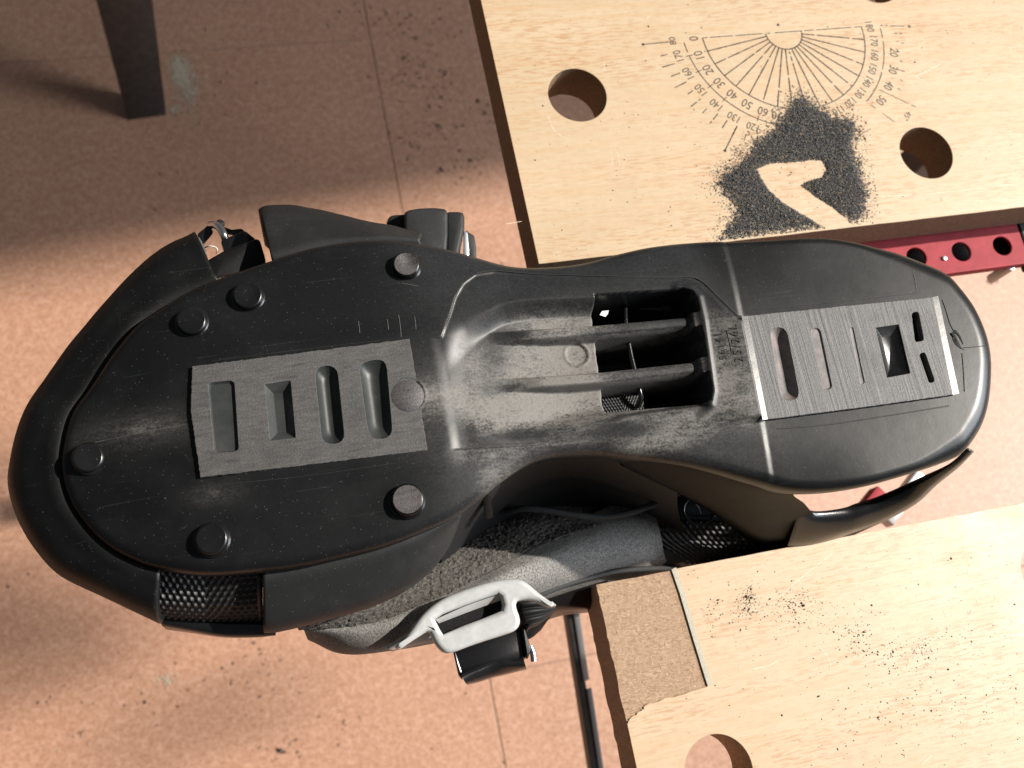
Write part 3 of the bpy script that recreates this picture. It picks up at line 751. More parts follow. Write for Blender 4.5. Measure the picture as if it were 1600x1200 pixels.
def sole_height(X, Y):
    d = -sdf_poly(X, Y, XY[::4])
    h = np.full(X.shape, -1.2)
    # toe rocker and crowned edges
    xt = X_at(350, 650)
    h -= np.clip((xt - X) / 46.0, 0, 2) ** 2 * 3.2
    h -= 1.6 * np.clip(1 - d / 24.0, 0, 1) ** 2 * (1 - 0.9 * sst(X_at(1200), X_at(1330), X))
    # pads sit almost flush along their long sides
    padT = mm([(300, 570), (690, 522), (690, 702), (315, 746)])
    h += 1.0 * (1 - sst(0, 9, np.maximum(sdf_poly(X, Y, padT), 0))) * sst(X_at(300), X_at(420), X)
    # arch piece lies a little lower than the rubber round it
    archp = mm([(690, 527), (704, 490), (713, 462), (726, 440), (745, 425), (775, 419), (850, 424), (960, 430), (1070, 433), (1095, 440), (1122, 465), (1154, 495), (1172, 497), (1208, 652), (1190, 654), (1100, 664), (960, 681), (767, 697), (670, 705), (640, 712), (632, 530)])
    sa_ = sdf_poly(X, Y, archp)
    h -= 0.35 * sst(0.35, -0.35, sa_) * sst(X_at(680), X_at(700), X)
    # heel block steps down
    la, lb = so(1135, 385), so(1210, 757)
    xl = (la[0] + (Y / 1000 - la[1]) / (lb[1] - la[1]) * (lb[0] - la[0])) * 1000
    s = X - xl
    h += (0.0 + 2.1 * sst(1.0, -1.5, sa_)) * sst(-20, -2, s) * sst(2.0, 0.0, s)
    h -= 0.38 * np.clip(s / 1.8, 0, 1)
    # arch valley
    upl = np.array(mm([(640, 545), (700, 508), (760, 480), (830, 463), (1085, 456), (1200, 456)]))
    dnl = np.array(mm([(640, 665), (740, 688), (830, 688), (950, 660), (1110, 640), (1200, 632)]))
    upl = cat(upl, 80); dnl = cat(dnl, 80)
    yu = np.interp(X, upl[:, 0], upl[:, 1]); yd = np.interp(X, dnl[:, 0], dnl[:, 1])
    sx = 0.26 * sst(X_at(645), X_at(780), X) + 0.74 * sst(X_at(715), X_at(925), X)
    wu = sst(0, 7.5 + 9.0 * sst(X_at(800), X_at(660), X) - 2.5 * sst(X_at(760), X_at(900), X), yu - Y); wd_ = sst(0, 8.0 + 8.0 * sst(X_at(800), X_at(660), X), Y - yd)
    ra_, rb_ = so(1078, 448), so(1112, 642)
    xr = (ra_[0] + (Y / 1000 - ra_[1]) / (rb_[1] - ra_[1]) * (rb_[0] - ra_[0])) * 1000
    wr = sst(0, 2.8, xr - X)
    val = sx * wu * wd_ * wr
    hv = h - 7.2 * val
    # waist rolls down at both sides
    hv -= 3.0 * np.exp(-((X - X_at(870)) / 38.0) ** 2) * np.clip(1 - d / 16.0, 0, 1) ** 1.6
    # two ribs that become bars over the opening
    bars = []
    for pts, wdt in (([(770, 530, -5), (860, 522, -4), (940, 516, -4), (1100, 500, -3)], 2.15), ([(780, 603, -5), (860, 597, -4), (945, 590, -4), (1108, 571, -3)], 2.25)):
        dl = dist_line(X, Y, mm(pts)); bars.append(dl - wdt)
        top = -2.7 - 0.6 * sst(X_at(840), X_at(960), X) - 0.10 * dl ** 2
        amt = sst(X_at(775), X_at(850), X)
        rib = np.where(dl < wdt + 1.4, top - 6.0 * sst(wdt - 0.9, wdt + 1.4, dl), -99)
        hv = np.where(amt > 0, np.maximum(hv, hv * (1 - amt) + np.maximum(hv, rib) * amt), hv)
    # openings
    op = mm([(923, 470, -8), (1060, 459, -6), (1076, 463, -5), (1084, 480, -4), (1106, 612, -4), (1103, 630, -5), (1092, 634, -6), (945, 646, -8)])
    so_ = np.maximum(sdf_poly(X, Y, op), np.maximum(-(bars[0] - 0.4), -(bars[1] - 0.4)))
    pit = sst(0.2, -1.3, so_)
    hv = hv * (1 - pit) + (-32.0) * pit
    # raised lip on the right of the opening
    lip = dist_line(X, Y, mm([(1060, 446), (1080, 449), (1092, 462), (1100, 500), (1116, 610), (1112, 630)]))
    hv += 0.8 * np.exp(-(lip / 1.4) ** 2) * (1 - pit)
    # mould rings
    for (rx, ry, rdz, rr) in ((902, 553, -8, 3.7), (637, 618, -1, 5.0)):
        c = so(rx, ry, rdz) * 1000; q = np.hypot(X - c[0], Y - c[1])
        hv -= 0.45 * sst(rr + 0.2, rr - 0.4, q); hv += 0.25 * np.exp(-((q - rr - 0.3) / 0.4) ** 2)
    # deep slots under the pads
    for pts, dp in SLOTS:
        sd = sdf_poly(X, Y, np.array(pts)[:, :2]) 
        hv = hv - (dp + hv) * sst(0.6, -0.5, sd) if False else np.where(sd < 0.6, hv * (1 - sst(0.6, -0.9, sd)) + (-dp) * sst(0.6, -0.9, sd), hv)
    # outer edge rounding
    r = 3.2 + 4.6 * sst(X_at(1380), X_at(1500), X)
    e = np.clip(r - d, 0, None)
    hv -= np.where(e > 0, r - np.sqrt(np.maximum(r * r - e * e, 0)), 0) * (0.9)
    return hv, d

def rrect(cor, r=0.35, n=5, sx=None):
    """rounded quadrilateral through four px corners (fraction r of the short side); returns mm points"""
    P = np.array(mm(cor)); L = min(np.linalg.norm(P[1] - P[0]), np.linalg.norm(P[2] - P[1])) * r; out = []
    for i in range(4):
        p = P[i]; a = P[i - 1]; b = P[(i + 1) % 4]
        ua = (a - p) / np.linalg.norm(a - p); ub = (b - p) / np.linalg.norm(b - p)
        s0 = p + ua * L; s1 = p + ub * L
        for t in np.linspace(0, 1, n): out.append((1 - t) ** 2 * s0 + 2 * t * (1 - t) * p + t * t * s1)
    return np.array(out)
# slot outlines, px of the pad's top plane (left-top, right-top, right-bottom, left-bottom)
toe_slots = [rrect([(325, 598), (366, 594), (373, 705), (335, 708)], 0.22), rrect([(413, 601), (454, 595), (462, 684), (422, 688)], 0.03),
             rrect([(491, 573), (526, 570), (539, 692), (504, 695)], 0.5), rrect([(560, 566), (603, 560), (614, 684), (577, 687)], 0.42)]
heel_slots = [rrect([(1202, 513), (1228, 511), (1250, 623), (1222, 627)], 0.5), rrect([(1266, 513), (1281, 512), (1301, 607), (1286, 610)], 0.5),
              rrect([(1328, 512), (1333, 511), (1351, 598), (1345, 601)], 0.5), rrect([(1368, 512), (1404, 507), (1422, 583), (1386, 590)], 0.02),
              rrect([(1424, 489), (1435, 486), (1444, 532), (1430, 535)], 0.4), rrect([(1436, 553), (1445, 550), (1461, 596), (1452, 599)], 0.4)]
SLOTS = [(toe_slots[0], 2.1), (toe_slots[1], 4.5), (toe_slots[2], 5.5), (toe_slots[3], 5.0), (heel_slots[0], 5.5), (heel_slots[3], 5.0), (heel_slots[4], 6), (heel_slots[5], 6)]
Hh, Dd = sole_height(GX, GY)
# dust: dirt packed into the arch and smeared along the waist
yc = np.interp(GX, *np.array(mm([(300, 650), (700, 620), (1000, 560), (1200, 560)])).T)
val = sst(X_at(690), X_at(745), GX) * sst(X_at(1240), X_at(1130), GX)
lipd = dist_line(GX, GY, mm([(1060, 446), (1080, 449), (1092, 462), (1100, 500), (1116, 610), (1112, 632), (1095, 645)]))
def blob(px, py, rx, ry, a):
    c = so(px, py) * 1000
    return a * np.exp(-(((GX - c[0]) / rx) ** 2 + ((GY - c[1]) / ry) ** 2))
dust = val * 0.85 * sst(24, 8, np.abs(GY - yc))
dust *= 1 - 0.45 * sst(X_at(1060), X_at(1120), GX)
dust = np.maximum(dust, 0.62 * val * sst(5, 14, yc - GY) * sst(42, 20, yc - GY))
dust *= 1 - 0.75 * sst(-4.6, -3.6, Hh) * sst(-2.4, -3.2, Hh) * sst(X_at(880), X_at(980), GX)
for b_ in ((880, 500, 22, 6, 0.7), (860, 560, 22, 7, 0.95), (870, 630, 24, 8, 1.05), (740, 620, 20, 12, 0.9), (690, 615, 18, 4.5, 0.8), (1000, 690, 26, 5, 0.8), (1130, 600, 9, 16, 0.75), (760, 690, 14, 8, 0.55)):
    dust = np.maximum(dust, blob(*b_))
for b_ in ((775, 550, 7, 9, 0.75), (765, 600, 5, 4, 0.6), (800, 600, 5, 1.6, 0.8), (795, 517, 9, 2.5, 0.8), (800, 682, 16, 3.5, 0.85), (960, 665, 20, 3.0, 0.7), (700, 660, 10, 9, 0.6), (690, 565, 10, 9, 0.7), (880, 705, 26, 4, 0.8), (1160, 690, 16, 8, 0.8)):
    dust = dust * (1 - blob(b_[0], b_[1], b_[2], b_[3], b_[4]))
dust = np.maximum(dust, blob(215, 668, 18, 5, 0.27)); dust = np.maximum(dust, blob(335, 770, 7, 3, 0.25))
dust *= 1 - 0.9 * np.exp(-(lipd / 1.6) ** 2)
dust *= 1 - 0.9 * sst(-14, -20, Hh)
rows = [np.stack([GX, GY, Hh], -1)]
# side wall below the edge
nrm = np.roll(XY, -3, 0) - np.roll(XY, 3, 0); nrm = np.stack([-nrm[:, 1], nrm[:, 0]], 1); nrm /= np.linalg.norm(nrm, axis=1)[:, None]
ctr = spine - XY; flip = np.sign((nrm * ctr).sum(1)); nrm *= flip[:, None]
walls = []
heelk = sst(X_at(1150), X_at(1300), XY[:, 0])
for ins, dz in ((30, -30), (14, -24), (7, -19), (3.0, -15), (1.0, -11), (0.25, -6.5), (-0.05, -2.5)):
    hz = Hh[0] + dz * (1 - 0.25 * heelk)
    walls.append(np.column_stack([XY + nrm * ins, hz]))
G = np.vstack([np.array(walls), rows[0]]) 
nr, nc = G.shape[:2]
idx = np.arange(nr * nc).reshape(nr, nc)
a_ = idx[:-1]; b_ = np.roll(idx, -1, 1)[:-1]; c_ = np.roll(idx, -1, 1)[1:]; d_ = idx[1:]
FF = np.stack([a_, b_, c_, d_], -1).reshape(-1, 4)
V = G.reshape(-1, 3) * 0.001; V[:, 2] += ZS
me = bpy.data.meshes.new('sole'); me.vertices.add(len(V)); me.vertices.foreach_set('co', V.reshape(-1))
me.loops.add(FF.size); me.loops.foreach_set('vertex_index', FF.reshape(-1).astype(np.int32))
me.polygons.add(len(FF)); me.polygons.foreach_set('loop_start', np.arange(0, FF.size, 4)); me.polygons.foreach_set('loop_total', np.full(len(FF), 4))
me.update()
dv_ = np.concatenate([np.tile(0.12 * sst(X_at(800), X_at(950), XY[:, 0]) + 0.0, (len(walls), 1)), dust]).reshape(-1)
filmv = 0.11 + 0.44 * sst(X_at(560), X_at(760), GX) - 0.44 * sst(X_at(1120), X_at(1180), GX)
filmv *= 0.35 + 0.65 * sst(X_at(200), X_at(420), GX)
fv_ = np.concatenate([np.tile(filmv[0], (len(walls), 1)), filmv]).reshape(-1)
ft_ = me.attributes.new('film', 'FLOAT', 'POINT'); ft_.data.foreach_set('value', fv_.astype(np.float32))
at_ = me.attributes.new('dust', 'FLOAT', 'POINT'); at_.data.foreach_set('value', dv_.astype(np.float32))
me.polygons.foreach_set('use_smooth', [True] * len(me.polygons))
me.materials.append(M['sole'])
sole = bpy.data.objects.new('sole', me); col.objects.link(sole)
fix_normals(sole); adopt(sole)
def h_at(px, py):
    p = so(px, py) * 1000
    h, _ = sole_height(np.array([p[0]]), np.array([p[1]])); return float(h[0])

# ---- sanded pads
def ragged(P, amp, step=0.0008):
    out = []; P = [np.array(p[:2]) for p in P]
    for i in range(len(P)):
        a, b = P[i], P[(i + 1) % len(P)]; n = max(1, int(np.linalg.norm(b - a) / step))
        out += rough_edge(a, b, n, amp)
    return out
def jag(P, amp=0.00006): return [(x / 1000 + random.uniform(-amp, amp), y / 1000 + random.uniform(-amp, amp)) for x, y in P]
tp = arr([(300, 572), (470, 551), (640, 529), (668, 703), (490, 725), (313, 746), (298, 642)])
toe_pad = plate('toe_pad', ragged(tp, 0.00012), [jag(s) for s in toe_slots], ZS - 0.0035, ZS, M['pad_toe'], bevel=0.00012, res=1); adopt(toe_pad)
hp = arr([(1168, 493.4), (1320, 478), (1457, 464.5), (1489, 616.5), (1350, 636), (1199, 655.3)])
heel_pad = plate('heel_pad', ragged(hp, 0.00008), [jag(s) for s in heel_slots], ZS - 0.0035, ZS, M['pad_heel'], bevel=0.00012, res=1); adopt(heel_pad)
# chamfers at both ends of the heel pad
def ramp_strip(name, P, Q, zp, zq, mat):
    n = len(P); V = [(p[0], p[1], ZS + zp * 0.001) for p in P] + [(q[0], q[1], ZS + zq * 0.001) for q in Q]
    V += [(v[0], v[1], v[2] - 0.003) for v in V]
    Fc = [(i, i + 1, n + i + 1, n + i) for i in range(n - 1)]
    return adopt(mesh_obj(name, V, Fc, mat, None))
ramp_strip('pad_chamfer', arr([(1457, 464.5), (1489, 616.5)]), arr([(1464, 463.8, -1), (1496.5, 615.8, -1)]), 0.0, -0.22, M['stud'])
ramp_strip('pad_chamfer', arr([(1159, 494, 0.6), (1192, 656, 0.6)]), arr([(1168.5, 493.4), (1199.5, 655.2)]), 0.46, 0.06, M['stud'])
# pyramid pits and slot floors
def pit(name, slot, depth, mat, parent, shrink=0.45, bowl=False):
    P = slot / 1000; c = P.mean(0); n = len(P)
    ax = P[n // 4 * 2] - P[0]; wv = P[n // 4] - P[0]
    hx = np.abs((P - c)[:, 0]).max(); hy = np.abs((P - c)[:, 1]).max(); V = []; Fc = []
    K = 9 if bowl else 2
    for q in range(K):
        t = q / (K - 1)
        if bowl: f = t * 0.97; z = -0.00025 - (depth - 0.25) * 0.001 * math.sin(t * math.pi / 2) ** 0.8
        else: f = t * shrink; z = -0.00025 - (depth - 0.25) * 0.001 * t
        fy = 1 - f * hx / hy
        for p in P:
            d = p - c; sk = (slot[:, 0].mean() * 0)
            V.append((c[0] + d[0] * (1 - f) + skew_x(P, c) * d[1] * (fy - (1 - f)), c[1] + d[1] * fy, ZS + z))
    for q in range(K - 1):
        Fc += [(q * n + i, q * n + (i + 1) % n, (q + 1) * n + (i + 1) % n, (q + 1) * n + i) for i in range(n)]
    Fc.append(tuple(range((K - 1) * n, K * n)))
    o = mesh_obj(name, V, Fc, mat, None, sharp=30 if not bowl else 60); adopt(o, parent); return o
def skew_x(P, c):        # lean of the slot's long axis
    d = P - c; t = d[d[:, 1] > 0].mean(0) - d[d[:, 1] < 0].mean(0); return t[0] / t[1]
pit('pyramid_pit', toe_slots[1], 2.4, M['slot_dust'], boot, 0.62)
pit('pyramid_pit', heel_slots[3], 2.0, M['stud'], boot, 0.62)
pit('slot_recess', toe_slots[2], 2.6, M['slot_dust'], boot, bowl=True)
pit('slot_recess', toe_slots[3], 2.6, M['slot_dust'], boot, bowl=True)
pit('slot_recess', heel_slots[0], 2.6, M['slot_pale'], boot, bowl=True)
pit('slot_recess', toe_slots[0], 1.0, M['slot_dust'], boot, 0.12)
pit('slot_recess', heel_slots[1], 0.5, M['slot_pale'], boot, 0.15)
pit('slot_recess', heel_slots[2], 0.3, M['slot_pale'], boot, 0.15)

mk = so(637, 618); hexa_m = hexa('stud_mark', [np.array([*q, ZS + 0.00012]) for q in circle(mk, 0.0050, 40)], [np.array([*q, ZS - 0.003]) for q in circle(mk, 0.0050, 40)], M['stud_cut'], None, 0.0002); adopt(hexa_m)
# ---- studs
def stud(px, py, r, h, tilt, cut):
    b = h_at(px, py); p = so(px, py, b + h); c = p[:2]; z0 = ZS + (b - 1.5) * 0.001; z1 = ZS + (b + h) * 0.001
    prof = [(r + 0.0006, z0), (r + 0.0005, ZS + (b + 0.2) * 0.001), (r, ZS + (b + 0.6) * 0.001), (r * 0.985, z1 - 0.0008), (r * 0.955, z1 - 0.00038), (r * 0.90, z1 - 0.0001), (r * 0.85, z1)]
    n = 48; V = []; Fc = []
    for rr, z in prof:
        for k in range(n):
            g = 2 * math.pi * k / n; V.append((c[0] + rr * math.cos(g), c[1] + rr * math.sin(g), z + (tilt[0] * math.cos(g) + tilt[1] * math.sin(g)) * rr * (z - z0) / (z1 - z0)))
    for i in range(len(prof) - 1):
        for k in range(n): Fc.append((i * n + k, i * n + (k + 1) % n, (i + 1) * n + (k + 1) % n, (i + 1) * n + k))
    o = mesh_obj('stud', V, Fc, M['stud'], None, sharp=40); fix_normals(o)
    # cap with its own worn face
    k0 = (len(prof) - 1) * n; rim = [V[k0 + k] for k in range(n)]
    V2 = list(rim); F2 = []; rings = 5
    for q in range(1, rings + 1):
        f = 1 - q / (rings + 0.0)
        for k in range(n):
            g = 2 * math.pi * k / n; rr = prof[-1][0] * max(f, 0.02)
            V2.append((c[0] + rr * math.cos(g), c[1] + rr * math.sin(g), z1 + (tilt[0] * math.cos(g) + tilt[1] * math.sin(g)) * rr + cut[1] * 0.001 * max(0, (1 - f) * (math.cos(g - cut[2]) * f * 1.6 + 0.5))))
    for q in range(rings):
        for k in range(n): F2.append((q * n + k, q * n + (k + 1) % n, (q + 1) * n + (k + 1) % n, (q + 1) * n + k))
    F2.append(tuple(rings * n + k for k in range(n)))
    adopt(o); cp = mesh_obj('stud_face', V2, F2, M['stud_cut'] if cut[0] else M['stud'], None, sharp=60); fix_normals(cp); adopt(cp, o)
stud(635, 412, 0.00445, 2.9, (0.06, -0.02), (1, -0.9, 0.9))
stud(387, 460, 0.0046, 2.4, (0, 0), (0, -0.2, 0))
stud(299, 500, 0.0045, 2.3, (0, 0), (0, -0.1, 0))
stud(137, 714, 0.0044, 1.8, (-0.06, 0), (0, -0.1, 0))
stud(330, 841, 0.0047, 2.6, (0.02, 0), (0, 0, 0))
stud(637, 780, 0.0050, 2.9, (0.05, 0.0), (1, -0.1, 0))

# ---- moulded size marks
def mark(s, p_bot, p_top, size):
    a = so(*p_bot); b_ = so(*p_top); d = b_ - a; c = (a + b_) / 2
    z = ZS + (h_at((p_bot[0] + p_top[0]) / 2, (p_bot[1] + p_top[1]) / 2) + 0.32) * 0.001
    o = text_mesh('size_mark', s, size, (c[0], c[1], z), math.atan2(d[1], d[0]), M['ink'], None, ext=0.00008, spacing=1.18)
    co = np.array([v.co[:] for v in o.data.vertices]); hz, _ = sole_height(co[:, 0] * 1000, co[:, 1] * 1000)
    for v, q, zz in zip(o.data.vertices, hz, co[:, 2]): v.co.z = ZS + (q + (0.50 if zz > z else 0.46)) * 0.001
    return adopt(o)
mark('56141', (1134, 563), (1124, 518), 0.0034)
mark('25/26L', (1158, 573), (1145, 501), 0.0042)
ml = tube('mark_line', [np.array([*so(a, b)[:2], ZS + (h_at(a, b) + 0.05) * 0.001]) for a, b in ((1143, 553), (1139, 535), (1135, 517))], 0.00012, M['ink'], None, n=6, seg=6); adopt(ml)

# ---- thin seam between rubber and arch piece
sm = tube('seam', [np.array([p[0], p[1], ZS + (h_at(px, py) + 0.05) * 0.001]) for (px, py) in ((745, 424), (775, 418), (850, 423), (960, 429), (1070, 432), (1096, 439), (1122, 464), (1152, 494)) for p in [so(px, py, -1)]], 0.00016, M['ink'], None, n=60, seg=6); adopt(sm)
sm = tube('seam', [np.array([p[0], p[1], ZS + (h_at(px, py) + 0.1) * 0.001]) for (px, py) in ((690, 527), (704, 490), (713, 462), (726, 440), (745, 425)) for p in [so(px, py, -1)]], 0.00010, M['rubber_dusty'], None, n=30, seg=6); adopt(sm)
# knife scratches beside the toe pad
for a, b in (((560, 500), (562, 519)), ((605, 497), (607, 514)), ((623, 490), (627, 526)), ((648, 492), (650, 514)), ((628, 440), (655, 445)), ((1430, 420), (1436, 450)), ((145, 686), (290, 661))):
    P = [np.array([*so(*a)[:2], ZS + (h_at(*a) + 0.02) * 0.001]), np.array([*so((a[0] + b[0]) / 2 + 0.5, (a[1] + b[1]) / 2)[:2], ZS + (h_at((a[0] + b[0]) / 2, (a[1] + b[1]) / 2) + 0.02) * 0.001]), np.array([*so(*b)[:2], ZS + (h_at(*b) + 0.02) * 0.001])]
    adopt(tube('knife_scratch', P, 0.00013, M['pad_toe'], None, n=8, seg=5))

for pts, r in (([(1218, 668), (1300, 661), (1400, 646), (1487, 632)], 0.00022), ([(330, 563), (480, 545), (690, 520)], 0.00014), ([(330, 757), (470, 744), (668, 716)], 0.00014), ([(1180, 481), (1300, 470), (1436, 455)], 0.00013)):
    Q_ = [np.array([*so(x, y)[:2], ZS + (h_at(x, y) - 0.02) * 0.001]) for x, y in cat(np.array(pts, float), 14)]
    adopt(tube('scuff_ridge', Q_, r, M['rubber_dusty'], None, n=40, seg=6))
# ---- wire, webbing and felt seen through the opening
adopt(tube('shank_wire', arr([(976, 455, -14), (977, 480, -13), (978, 505, -12), (984, 545, -12), (992, 580, -12), (1000, 612, -12), (1001, 625, -13), (996, 636, -15)]), 0.0008, M['gloss'], None, n=50))
def web_disp(fx, fy, amp, chev):
    def f(R):
        m_, n_ = R.shape[:2]; out = R.copy()
        N_ = np.cross(np.gradient(R, axis=0), np.gradient(R, axis=1)); L = np.linalg.norm(N_, axis=2)[..., None]; N_ = N_ / np.maximum(L, 1e-12)
        if N_[..., 2].mean() < 0: N_ = -N_
        for i in range(m_):
            for j in range(n_):
                u = i / (m_ - 1) * fy; v = j / (n_ - 1) * fx
                s_ = -1 if v < fx * chev else 1
                hh = 0.5 + 0.5 * math.cos(2 * math.pi * (v + s_ * u * 0.5)); kk = 0.5 + 0.5 * math.cos(2 * math.pi * u)
                out[i, j] = R[i, j] + N_[i, j] * amp * (0.15 + hh * (0.35 + 0.65 * kk))
        return out
    return f
adopt(loft('inner_webbing', [[(938, 606, -17), (1004, 598, -17)], [(944, 648, -16), (1006, 640, -16)]], 90, M['web'], None, rows=60, disp=web_disp(14, 9, 0.0005, 0.5)))
adopt(loft('inner_felt', [[(1000, 468, -15), (1052, 470, -15)], [(1000, 484, -17), (1050, 486, -17)]], 20, M['fleece'], None, rows=10))
hexa_o = hexa('white_chip', [so(937, 492, -10), so(941, 486, -10), so(951, 485, -10), (so(950, 490, -10)), so(946, 495, -10)], [so(937, 492, -11), so(941, 486, -11), so(951, 485, -11), so(950, 490, -11), so(946, 495, -11)], M['white'], None, 0); adopt(hexa_o)

# ---- toe shell
S_IN = [(345, 440), (300, 456), (275, 468), (252, 482), (214, 510), (178, 556), (142, 607), (114, 645), (99, 693), (97, 740), (110, 785), (142, 827), (175, 856), (214, 874), (252, 884)]
S_EDGE = [(337, 433), (296, 449), (270, 461), (246, 474), (205, 506), (168, 553), (133, 604), (103, 642), (87, 693), (85, 740), (99, 790), (134, 836), (168, 867), (208, 888), (250, 900)]
S_OUT = [(307, 371), (290, 380), (275, 386), (250, 401), (225, 422), (200, 447), (162, 490), (137, 520), (112, 550), (77, 600), (50, 640), (33, 683), (23, 730), (21, 757), (27, 787), (40, 820), (60, 853), (87, 885), (113, 903), (167, 928), (213, 950), (251, 968)]
n = 120
ci = cat(arr([(x, y, -10) for x, y in S_IN]), n); ce = cat(arr([(x, y, -9.0) for x, y in S_EDGE]), n)
co_ = cat(arr([(x, y, -22) for x, y in S_OUT]), n)
def blend(A, B, t, z): 
    C = A * (1 - t) + B * t; C[:, 2] = ZS + z * 0.001; return C
def shrink(C, k, z, c=None):
    c = C.mean(0) if c is None else c
    D = c + (C - c) * k; D[:, 2] = ZS + z * 0.001; return D
cen = so(330, 650)
toe_shell = loft('toe_shell', [shrink(ci, 0.93, -11, cen), ci, ce, blend(ce, co_, 0.18, -10.2), blend(ce, co_, 0.38, -11.0), blend(ce, co_, 0.62, -12.2), blend(ce, co_, 0.84, -14.8), blend(ce, co_, 0.96, -18.5), co_,
                               shrink(co_, 0.992, -27, cen), shrink(co_, 0.965, -40, cen), shrink(co_, 0.90, -60, cen), shrink(co_, 0.74, -80, cen)], n, M['rubber'], None, thick=0.0025, rows=44)
adopt(toe_shell)
# upper flange
U_E = [(424, 404), (475, 390), (525, 380), (575, 375), (612, 374), (655, 377)]
U_O = [(407, 333), (415, 328), (435, 327), (462, 328), (500, 335), (537, 344), (575, 354), (612, 361), (637, 369), (657, 375)]
n = 70
ue = cat(arr([(x, y, -9) for x, y in U_E]), n); uo = cat(arr([(x, y, -24) for x, y in U_O]), n)
uin = cat(arr([(x + 4, y + 10, -12) for x, y in U_E]), n)
c2 = so(520, 560)
adopt(loft('side_flange', [uin, ue, blend(ue, uo, 0.3, -12.0), blend(ue, uo, 0.45, -13.5), blend(ue, uo, 0.75, -17), blend(ue, uo, 0.95, -21), uo, shrink(uo, 0.985, -32, c2), shrink(uo, 0.95, -45, c2)], n, M['rubber_dusty'], None, thick=0.002, rows=26))
# lower flange
L_E = [(411, 897), (470, 889), (533, 874), (600, 856), (660, 833), (716, 804)]
L_O = [(413, 984), (430, 983), (467, 975), (513, 963), (560, 950), (600, 935), (633, 918), (667, 892), (687, 868), (703, 840), (714, 806)]
le = cat(arr([(x, y, -10) for x, y in L_E]), n); lo_ = cat(arr([(x, y, -26) for x, y in L_O]), n); lin = cat(arr([(x, y - 26, -12) for x, y in L_E]), n)
c3 = so(560, 700)
adopt(loft('side_flange', [lin, le, blend(le, lo_, 0.35, -13), blend(le, lo_, 0.65, -16.0), blend(le, lo_, 0.90, -19), blend(le, lo_, 0.98, -22.5), lo_, shrink(lo_, 0.99, -32, c3), shrink(lo_, 0.96, -46, c3)], n, M['rubber_dusty'], None, thick=0.002, rows=26))

# ---- strap across the toe with its plate
st = loft('strap', [[(240, 874, -11), (330, 884, -11), (418, 878, -11)], [(243, 915, -17), (330, 921, -17), (411, 916, -17)], [(244, 945, -22), (330, 950, -22), (411, 946, -22)], [(248, 970, -32), (330, 976, -32), (412, 974, -32)]],
          260, M['web'], None, rows=120, disp=web_disp(15, 13, 0.0009, 0.46)); adopt(st)
adopt(tube('strap_selvedge', arr([(406, 900, -14), (406, 922, -16), (406, 944, -21), (407, 968, -30)]), 0.0009, M['web'], None, n=30))
pl = loft('strap_plate', [[(254, 966, -30), (300, 968, -30), (350, 972, -30), (410, 974, -30), (432, 986, -30)], [(254, 972, -31), (300, 980, -31), (350, 988, -31), (400, 989, -31), (431, 988, -31)], [(262, 979, -36), (300, 984, -36), (350, 991, -36), (400, 991, -36), (430, 987, -36)]], 50, M['gloss'], None, thick=0.002, rows=10); adopt(pl)

# ---- dark inner shell below the sole
ib = []
ins_px = [(120, 740), (200, 600), (340, 470), (560, 410), (760, 430), (900, 440), (1100, 420), (1300, 420), (1440, 470), (1450, 560), (1350, 600), (1180, 620), (1050, 655), (930, 665), (840, 685), (760, 735), (640, 800), (480, 850), (300, 860), (180, 820)]
base = cat(arr([(x, y, -12) for x, y in ins_px]), 120, closed=True)
cb = so(760, 600)
ibo = loft('inner_shell', [base, shrink(base, 0.985, -26, cb), shrink(base, 0.93, -50, cb), shrink(base, 0.80, -75, cb), shrink(base, 0.55, -100, cb), shrink(base, 0.45, -170, cb), shrink(base, 0.43, -230, cb)], 120, M['deep'], None, closed=True, rows=30)
adopt(ibo)
# dark web between waist and liner
adopt(loft('shell_side', [[(700, 800, -14), (760, 760, -14), (830, 705, -16), (900, 695, -18), (980, 705, -18), (1060, 730, -22)], [(690, 850, -40), (760, 800, -50), (830, 760, -52), (900, 750, -55), (980, 770, -58), (1060, 800, -60)], [(690, 880, -62), (770, 830, -80), (850, 800, -84), (920, 800, -88), (1000, 810, -92), (1080, 850, -95)]], 60, M['deep'], None, rows=24))
adopt(hexa('shell_edge', [so(754, 777, -26), so(766, 772, -26), so(771, 808, -40), so(758, 813, -40)], [so(754, 777, -30), so(766, 772, -30), so(771, 808, -44), so(758, 813, -44)], M['rubber'], None, 0.0006))

adopt(box('cuff', 0.127, 0.185, LC[1] + 0.0015, UC[1] - 0.004, ZS - 0.26, ZS - 0.088, M['deep'], None, bevel=0.006))
# ---- liner
def fuzz(amp, sc_):
    def f(R):
        out = R.copy()
        for i in range(R.shape[0]):
            for j in range(R.shape[1]):
                v = Vector(R[i, j]); out[i, j, 2] += amp * mnoise.noise(v * sc_) + amp * 0.7 * mnoise.noise(v * sc_ * 2.3); out[i, j, 0] += amp * 0.6 * mnoise.noise(v * sc_ + Vector((9, 2, 1)))
        return out
    return f
lf = loft('liner_fleece', [[(560, 925, -60), (640, 880, -68), (720, 830, -76), (800, 785, -84), (880, 775, -90), (960, 770, -92), (1040, 770, -95)],
                           [(520, 955, -48), (620, 915, -55), (700, 875, -62), (780, 830, -70), (850, 800, -76), (930, 800, -80), (1030, 800, -85)],
                           [(470, 975, -50), (600, 945, -52), (690, 915, -56), (760, 880, -60), (825, 855, -64), (885, 832, -68), (960, 812, -74)],
                           [(466, 985, -56), (590, 975, -55), (680, 940, -57), (760, 900, -60), (825, 869, -63), (868, 850, -66), (905, 835, -70)]],
          200, M['fleece'], None, rows=90, disp=fuzz(0.0008, 1100)); adopt(lf)
